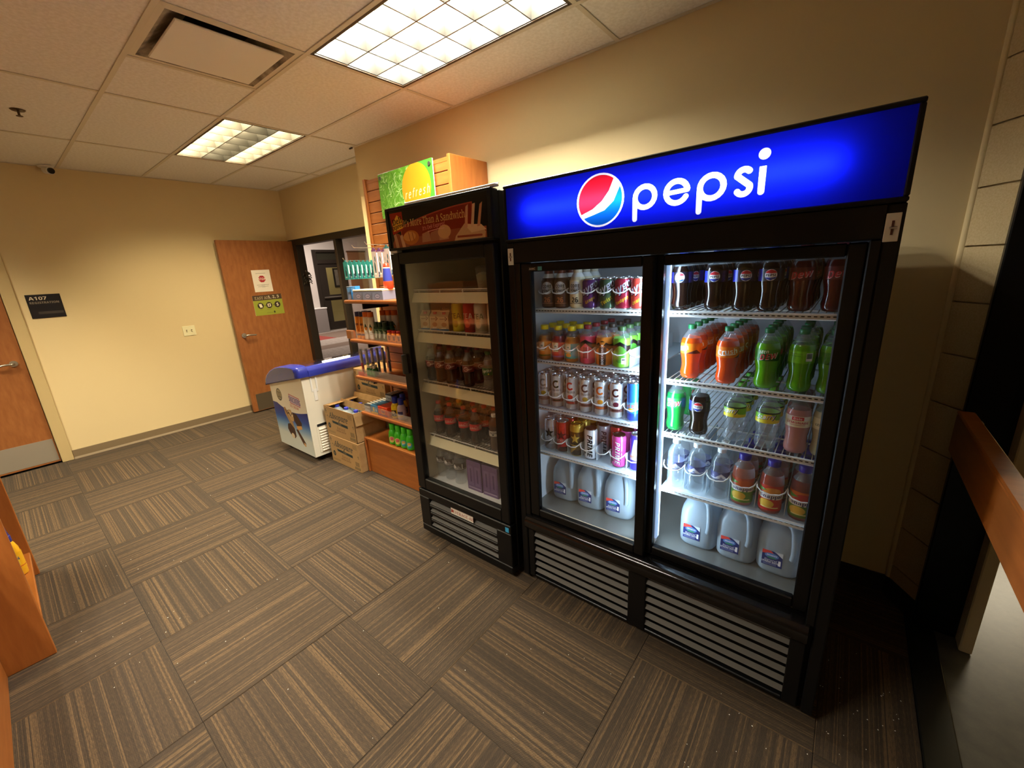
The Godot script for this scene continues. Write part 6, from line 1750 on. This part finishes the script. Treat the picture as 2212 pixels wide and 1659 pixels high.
		"brush_red", "brush_green", "brush_blue":
			var c: Color = {"brush_red": rgb(206, 50, 70), "brush_green": rgb(150, 206, 90), "brush_blue": rgb(36, 52, 110)}[kind]
			o = Node3D.new()
			o.name = "toothbrush_pack"
			share(o, "blister", B(-0.012, 0, -0.009, 0.012, 0.2, 0.009, 0.004).mesh(), mats.acrylic)
			share(o, "handle", MB.new().tube([Vector3(0, 0.012, 0), Vector3(0.003, 0.05, 0), Vector3(-0.001, 0.092, 0)], 0.006, 8).mesh(), plastic(c))
			share(o, "neck", MB.new().tube([Vector3(-0.001, 0.09, 0), Vector3(-0.003, 0.13, 0), Vector3(0, 0.185, 0)], 0.0055, 6).mesh(), mats.white_plastic)
			share(o, "bristles", B(-0.005, 0.16, 0.003, 0.005, 0.188, 0.009).mesh(), mats.white_plastic)
			share(o, "card", B(-0.011, 0, -0.0105, 0.011, 0.205, -0.009).mesh(), plastic(rgb(160, 172, 196)))
	protos[kind] = o
	return o

func place(kind: String, x: float, y: float, z: float, turn: float, label: String, category: String, group := "") -> Node3D:
	var src := proto(kind)
	var o: Node3D = src.duplicate()
	o.name = numbered(str(src.name))
	o.position = Vector3(x, y, z)
	o.rotation.y = turn
	add_child(o)
	tag(o, label, category, group)
	return o

# a lane: one in front, more behind it
func lane(kind: String, x: float, y: float, z: float, turn: float, deep: int, dz: float, what: String, where: String, category: String) -> void:
	for k in deep:
		var row := "front row" if k == 0 else "rear rows"
		place(kind, x + rng.randf_range(-0.003, 0.003), y, z - k * dz, turn + rng.randf_range(-0.12, 0.12) + (k * 0.9 if k else 0.0), "%s, %s, %s" % [what, row, where], category, "%s, %s" % [category, where])

# white plastic lane organiser: low dividers and a loop before each lane
func organiser(xs: Array, y: float, z: float, h: float, label: String, solid := true) -> void:
	var o := thing("lane_organiser", label, "organiser", Vector3((xs[0] + xs[-1]) / 2, y, z - 0.3))
	for k in xs.size() - 1:
		var a: float = xs[k]
		var b: float = xs[k + 1]
		var c := (a + b) / 2
		var p := []
		for q in [[0.0, 0.012, -0.03], [0.06, 0.004, -0.008], [0.2, -0.004, 0.002], [0.5, -0.008, 0.006], [0.8, -0.004, 0.002], [0.94, 0.004, -0.008], [1.0, 0.012, -0.03]]:
			p.append(Vector3(lerpf(a, b, q[0]), y + h + q[1], z + q[2]))
		part(o, "loop", MB.new().tube(p, 0.0026, 6), mats.white_plastic)
		if solid and k > 0: part(o, "divider", B(a - 0.001, y, z - 0.55, a + 0.001, y + h + 0.01, z - 0.028), mats.lane_plastic)

func stock_wide_cooler() -> void:
	var R := "right cooler door"
	var L := "left cooler door"
	var y: float = R_SHELF[0]
	var k := 0
	for x in [5.378, 5.488, 5.578, 5.651]:
		lane("pepsi", x, y, 0.775, 0.12 + (0.25 if k == 2 else 0.0), 6, 0.078, "dark emblem cola bottle, %s from the post" % NTH[k], "top shelf, " + R, "soda bottle"); k += 1
	for x in [5.738, 5.824]: lane("red_soda", x, y, 0.76, 0.0, 6, 0.078, "dark red soda bottle beside the cola" if x < 5.8 else "dark red soda bottle by the wall", "top shelf, " + R, "soda bottle")
	y = R_SHELF[1]
	lane("crush", 5.42, y, 0.762, -0.75, 6, 0.078, "orange soda bottle turned with green cap", "second shelf, " + R, "soda bottle")
	lane("crush", 5.548, y, 0.782, 0.25, 6, 0.078, "orange soda bottle reading Crush with green cap", "second shelf, " + R, "soda bottle")
	lane("dew", 5.668, y, 0.782, 0.1, 6, 0.078, "lime green soda bottle with red lettering", "second shelf, " + R, "soda bottle")
	lane("dew_back", 5.762, y, 0.776, 0.0, 6, 0.078, "lime green soda bottle with plain back label", "second shelf, " + R, "soda bottle")
	lane("dew", 5.846, y, 0.77, 0.7, 6, 0.078, "lime green soda bottle against the right wall", "second shelf, " + R, "soda bottle")
	y = R_SHELF[2]
	lane("dew_green", 5.378, y, 0.77, 0.1, 2, 0.2, "emerald green soda bottle", "third shelf, " + R, "soda bottle")
	lane("pepsi", 5.468, y, 0.775, 0.0, 1, 0.1, "lone dark cola bottle", "third shelf, " + R, "soda bottle")
	lane("starry", 5.588, y, 0.772, -0.35, 4, 0.078, "clear lemon-lime bottle with yellow-green label turned aside", "third shelf, " + R, "soda bottle")
	lane("starry", 5.69, y, 0.782, 0.05, 4, 0.078, "clear lemon-lime bottle with light green cap", "third shelf, " + R, "soda bottle")
	lane("pink_lemonade", 5.775, y, 0.772, 0.0, 4, 0.078, "pink lemonade bottle", "third shelf, " + R, "lemonade bottle")
	lane("pale_lemonade", 5.852, y, 0.765, 0.1, 4, 0.078, "pale yellow lemonade bottle", "third shelf, " + R, "lemonade bottle")
	y = R_SHELF[3]
	k = 0
	for x in [5.39, 5.474, 5.556]:
		lane("water", x, y, 0.785, rng.randf_range(-0.4, 0.4), 2, 0.08, "clear white-capped water bottle, %s from the post" % NTH[k], "fourth shelf, " + R, "water bottle"); k += 1
	lane("apple_green", 5.638, y, 0.78, 0.1, 4, 0.08, "juice bottle with green and orange label", "fourth shelf, " + R, "juice bottle")
	lane("apple_red", 5.73, y, 0.785, 0.0, 4, 0.08, "juice bottle with red label and blue cap", "fourth shelf, " + R, "juice bottle")
	lane("apple_mixed", 5.818, y, 0.78, 0.0, 4, 0.08, "juice bottle with orange-over-green label", "fourth shelf, " + R, "juice bottle")
	organiser([5.35, 5.432, 5.515, 5.595, 5.683, 5.776, 5.862], y, 0.826, 0.092, "white plastic loops round bottles on the fourth shelf, right cooler door")
	k = 0
	for x in [5.483, 5.628, 5.773]:
		for z in [0.69, 0.53]: place("jug", x, 0.43, z, 0.0, "%s gallon water jug from the post, %s row, cooler floor, right door" % [NTH[k], "front" if z > 0.6 else "rear"], "water jug", "gallon jugs behind the right door")
		k += 1
	y = L_SHELF[0]
	k = 0
	for x in [4.80, 4.868, 4.945]:
		lane(["core_brown", "core_brown", "core_cream"][k], x, y, 0.785, 0.2, 3, 0.075, ["brown protein shake bottle by the wall", "brown protein shake bottle beside the cream one", "cream protein shake bottle reading 26"][k], "top shelf, " + L, "shake bottle"); k += 1
	k = 0
	for x in [5.008, 5.083, 5.15, 5.221]:
		lane(["faygo_grape", "faygo_twist", "faygo_red", "faygo_orange"][k], x, y, 0.785, 0.1, 4, 0.07, ["purple soda can with white script", "dark green soda can with white script", "crimson soda can with white script", "red-orange soda can with white script"][k], "top shelf, " + L, "soda can"); k += 1
	organiser([4.76, 4.83, 4.905, 4.972, 5.046, 5.117, 5.186, 5.262], y, 0.822, 0.072, "thin clear wave rail before cans on the top shelf, left cooler door", false)
	y = L_SHELF[1]
	k = 0
	for x in [4.78, 4.853, 4.924]:
		lane(["splash_orange", "splash_red", "splash_teal"][k], x, y, 0.80, 0.3, 3, 0.068, ["orange juice bottle with yellow cap", "red juice bottle with yellow cap", "amber juice bottle with teal label and yellow cap"][k], "second shelf, " + L, "juice bottle"); k += 1
	k = 0
	for x in [5.003, 5.08, 5.158]:
		lane(["sport_pink", "sport_orange", "sport_green"][k], x, y, 0.80, 0.1, 4, 0.075, ["pink sports drink with black chevron", "orange sports drink with black chevron", "green sports drink with black chevron"][k], "second shelf, " + L, "sports drink"); k += 1
	organiser([4.742, 4.816, 4.888, 4.96, 5.042, 5.12, 5.196, 5.268], y, 0.836, 0.062, "white plastic loops round bottles on the second shelf, left cooler door")
	y = L_SHELF[2]
	k = 0
	var cc := ["silver-grey", "dark green", "red", "brown", "orange", "dark maroon"]
	for x in [4.762, 4.836, 4.915, 4.988, 5.062, 5.136]:
		lane("celsius%d" % k, x, y, 0.79, 0.25, 5, 0.064, "slim white energy can with %s letter C" % cc[k], "third shelf, " + L, "energy can"); k += 1
	lane("bull_blue", 5.212, y, 0.79, 0.0, 4, 0.064, "slim blue energy can", "third shelf, " + L, "energy can")
	organiser([4.728, 4.8, 4.876, 4.952, 5.026, 5.1, 5.175, 5.25], y, 0.83, 0.062, "white plastic loops round cans on the third shelf, left cooler door")
	y = L_SHELF[3]
	k = 0
	for x in [4.779, 4.848, 4.924]:
		lane(["star_silver", "star_red", "star_gold"][k], x, y, 0.77, 0.3, 4, 0.072, ["silver energy can with black star", "red energy can with dark star", "gold energy can with gold star"][k], "fourth shelf, " + L, "energy can"); k += 1
	lane("prime_white", 5.0, y, 0.77, 0.0, 1, 0.07, "white energy can with sideways black lettering", "fourth shelf, " + L, "energy can")
	lane("prime_grey", 5.026, y, 0.695, 0.2, 3, 0.07, "grey energy can with sideways lettering", "fourth shelf behind white can, " + L, "energy can")
	lane("prime_red", 5.09, y, 0.68, 0.0, 3, 0.07, "red energy can with sideways lettering", "fourth shelf, " + L, "energy can")
	lane("prime_pink", 5.145, y, 0.775, 0.0, 1, 0.07, "bright pink energy can with sideways white lettering", "fourth shelf, " + L, "energy can")
	lane("prime_pink", 5.153, y, 0.70, 1.4, 3, 0.07, "pink energy can behind the bright pink can", "fourth shelf, " + L, "energy can")
	lane("bull_purple", 5.222, y, 0.77, 0.0, 4, 0.064, "slim purple energy can", "fourth shelf, " + L, "energy can")
	organiser([4.742, 4.812, 4.884, 4.96, 5.038, 5.108, 5.182, 5.256], y, 0.815, 0.06, "white plastic loops round cans on the fourth shelf, left cooler door")
	k = 0
	for x in [4.825, 4.97, 5.118]:
		for z in [0.68, 0.52]: place("jug", x, 0.43, z, 0.1, "%s gallon water jug from the wall, %s row, cooler floor, left door" % [NTH[k], "front" if z > 0.6 else "rear"], "water jug", "gallon jugs behind the left door")
		k += 1

func stock_deli_cooler() -> void:
	var D := "narrow cooler"
	var y: float = D_SHELF[0] - 0.002
	for x in [4.44, 4.53]: lane("clear_cup", x, y, 0.82, 0.0, 2, 0.09, "clear lidded snack cup" if x < 4.5 else "clear lidded snack cup at the door edge", "top shelf, " + D, "snack cup")
	y = D_SHELF[1] - 0.002
	var k := 0
	for x in [4.0, 4.076, 4.148]:
		lane("shake_carton", x, y, 0.83, 0.35, 3, 0.064, "small tan drink carton, %s from the handle side" % NTH[k], "second shelf, " + D, "drink carton"); k += 1
	lane("yellow_can", 4.248, y, 0.83, 0.3, 3, 0.07, "tall yellow can", "second shelf, " + D, "drink can")
	lane("red_can", 4.33, y, 0.825, 0.3, 3, 0.07, "tall red can", "second shelf, " + D, "drink can")
	lane("white_can", 4.41, y, 0.828, 0.3, 3, 0.07, "tall whitish can", "second shelf, " + D, "drink can")
	lane("white_can", 4.5, y, 0.828, 0.9, 2, 0.07, "tall whitish can beside the door edge", "second shelf, " + D, "drink can")
	y = D_SHELF[2] - 0.002
	k = 0
	for x in [3.994, 4.068, 4.154, 4.294]:
		lane("pepper", x, y, 0.83, 0.55, 3, 0.075, "maroon-labelled soda bottle, %s from the handle side" % NTH[k], "third shelf, " + D, "soda bottle"); k += 1
	lane("pepper", 4.226, y, 0.74, 0.6, 2, 0.075, "dark maroon-label bottle set further back", "third shelf, " + D, "soda bottle")
	lane("sprite", 4.44, y, 0.828, 0.45, 3, 0.075, "clear soda bottle with green label", "third shelf, " + D, "soda bottle")
	y = D_SHELF[3] - 0.002
	k = 0
	for x in [4.012, 4.108, 4.224, 4.312]:
		lane("coke", x, y, 0.826, 0.5, 3, 0.075, "red-capped cola bottle, %s from the handle side" % NTH[k], "fourth shelf, " + D, "soda bottle"); k += 1
	lane("coke", 4.385, y, 0.75, 0.5, 2, 0.075, "red-labelled cola bottle set further back", "fourth shelf, " + D, "soda bottle")
	lane("brandless_water", 4.46, y, 0.83, 0.4, 1, 0.075, "dark bottle with white cap and pale label", "fourth shelf, " + D, "bottle")
	y = 0.372
	k = 0
	for x in [3.99, 4.062, 4.158]:
		lane("black_water", x, y, 0.822 + (0.01 if x > 4.1 else 0.0), 0.45, 1, 0.08, "black-labelled water bottle, %s from the handle side" % NTH[k], "floor of the " + D, "water bottle"); k += 1
	lane("black_water", 4.215, y, 0.73, 0.5, 1, 0.08, "tall clear water bottle set further back", "floor of the " + D, "water bottle")
	place("purple_box", 4.3, y, 0.80, 0.0, "purple drink box beside the clear bottles, floor of the narrow cooler", "box", "purple boxes in the narrow cooler")
	place("purple_box", 4.42, y, 0.80, 0.02, "purple drink box next to the door edge, floor of the narrow cooler", "box", "purple boxes in the narrow cooler")

func stock_shelf_unit() -> void:
	var U := "wooden unit"
	var y: float = G_SHELF[0]
	place("slate_pack", 2.868, y, 0.60, 0.25, "slate blue lotion pack on the wooden unit's top shelf", "pack")
	place("blue_pack", 2.925, y, 0.60, 0.25, "bright blue lotion pack on the wooden unit's top shelf", "pack")
	for x in [3.01, 3.13, 3.25]: place("wipes_tub", x, y, 0.575, 0.1, "grey tub of wipes " + ("beside the bright blue pack" if x < 3.1 else "between two other tubs" if x < 3.2 else "under the stain remover bottle"), "tub", "wipes tubs on the top shelf")
	place("stain_stick", 3.29, y + 0.076, 0.56, 0.3, "upright blue and orange stain remover bottle on the wooden unit", "bottle")
	for k in 8: place("teal_card", 2.93, 1.715, 0.655 - k * 0.037, 0.0, "foremost teal toothbrush card on the lowest peg hook" if k == 0 else "teal toothbrush card hanging behind the foremost card", "hanging pack", "teal cards on one hook")
	for k in 3: place("purple_card_pack", 3.075, 1.793, 0.5 - k * 0.045, 0.0, "foremost purple-topped long pack hanging above the teal cards" if k == 0 else "purple-topped long pack behind the foremost one", "hanging pack", "purple packs on one hook")
	for k in 3: place("sea_card", 3.235, 1.803, 0.5 - k * 0.045, 0.0, "foremost white pack with sea-green top beside the narrow cooler" if k == 0 else "white pack with sea-green top behind the foremost one", "hanging pack", "sea-green packs on one hook")
	y = G_SHELF[1]
	for x in [2.89, 2.948]: lane("sun_lotion", x, y, 0.592, 0.4, 2, 0.06, "orange lotion bottle at the shelf end" if x < 2.9 else "orange lotion bottle beside the white ones", "second shelf, " + U, "lotion bottle")
	for x in [3.008, 3.068]: lane("white_lotion", x, y, 0.596, 0.5, 1, 0.06, "white lotion bottle beside the orange ones" if x < 3.05 else "white lotion bottle beside the green ones", "second shelf, " + U, "lotion bottle")
	for k in 3: place("white_lotion", 3.05 + k * 0.056, y, 0.475 - k * 0.012, 0.5, "white lotion bottle with orange cap standing behind the green bottles", "lotion bottle", "white lotion bottles at the back")
	var k3 := 0
	for x in [3.126, 3.176, 3.226]:
		lane("green_shampoo", x, y, 0.592, 0.5, 2, 0.055, "dark green shampoo bottle, %s from the white ones" % NTH[k3], "second shelf, " + U, "shampoo bottle"); k3 += 1
	for x in [3.29, 3.345, 3.4]: place("pill_bottle", x, y, 0.598, 0.5, "small orange pill bottle with red cap on the wooden unit", "pill bottle", "orange pill bottles")
	y = G_SHELF[2]
	var kinds := ["brush_red", "brush_green", "brush_blue", "brush_blue", "brush_blue", "brush_blue"]
	var said := ["red", "lime green", "navy blue", "navy blue", "navy blue", "navy blue"]
	for k in 6: place(kinds[k], 2.86 + k * 0.03, y + 0.002, 0.6 - k * 0.03, 0.5, "clear pack with a %s toothbrush standing on the wooden unit" % said[k], "toothbrush", "toothbrush packs" if k > 1 else "")
	var tr := thing("red_tray", "small red tray under the toothbrush packs", "tray", Vector3(2.88, y, 0.61))
	part(tr, "tray", B(2.845, y, 0.585, 2.925, y + 0.002, 0.636, 0.0005).box(Vector3(2.845, y, 0.63), Vector3(2.925, y + 0.03, 0.633)), plastic(rgb(206, 50, 40)))
	for k in 5: place("mouthwash", 2.955 + (k % 3) * 0.037, y, 0.605 - 0.04 * (k / 3), 0.4, "mini green mouthwash bottle with white cap", "mouthwash", "mini mouthwash bottles")
	y = G_SHELF[3]
	place("dark_box", 2.895, y, 0.53, 0.0, "dark striped box with pale front on the lowest shelf", "box")
	place("dark_box", 2.99, y + 0.0, 0.425, 0.0, "dark striped box set further back on the lowest shelf", "box").scale.z = 0.6
	place("dark_box", 2.99, y + 0.062, 0.425, 0.0, "dark striped box lying on another box", "box").scale.z = 0.6
	place("blue_box", 2.997, y, 0.54, 0.0, "blue dryer sheet box with yellow foot on the lowest shelf", "box").position.z = 0.574
	place("orange_box", 3.115, y, 0.548, 0.0, "orange detergent box with round emblem on the lowest shelf", "box")
	lane("yellow_detergent", 3.225, y, 0.59, 0.4, 2, 0.075, "yellow detergent bottle with blue cap", "lowest shelf, " + U, "detergent")
	place("lilac_detergent", 3.3, y, 0.59, 0.4, "lilac detergent bottle beside the yellow one", "detergent")
	y = 0.315
	var k2 := 0
	for x in [3.165, 3.237, 3.312, 3.385]:
		lane("green_detergent" if k2 < 2 else "green_detergent_b", x, y, 0.605, 0.5, 2, 0.08, "green detergent bottle, %s from the cartons, %s label" % [NTH[k2], "yellow-pink" if k2 < 2 else "blue-green"], "base of the " + U, "detergent"); k2 += 1
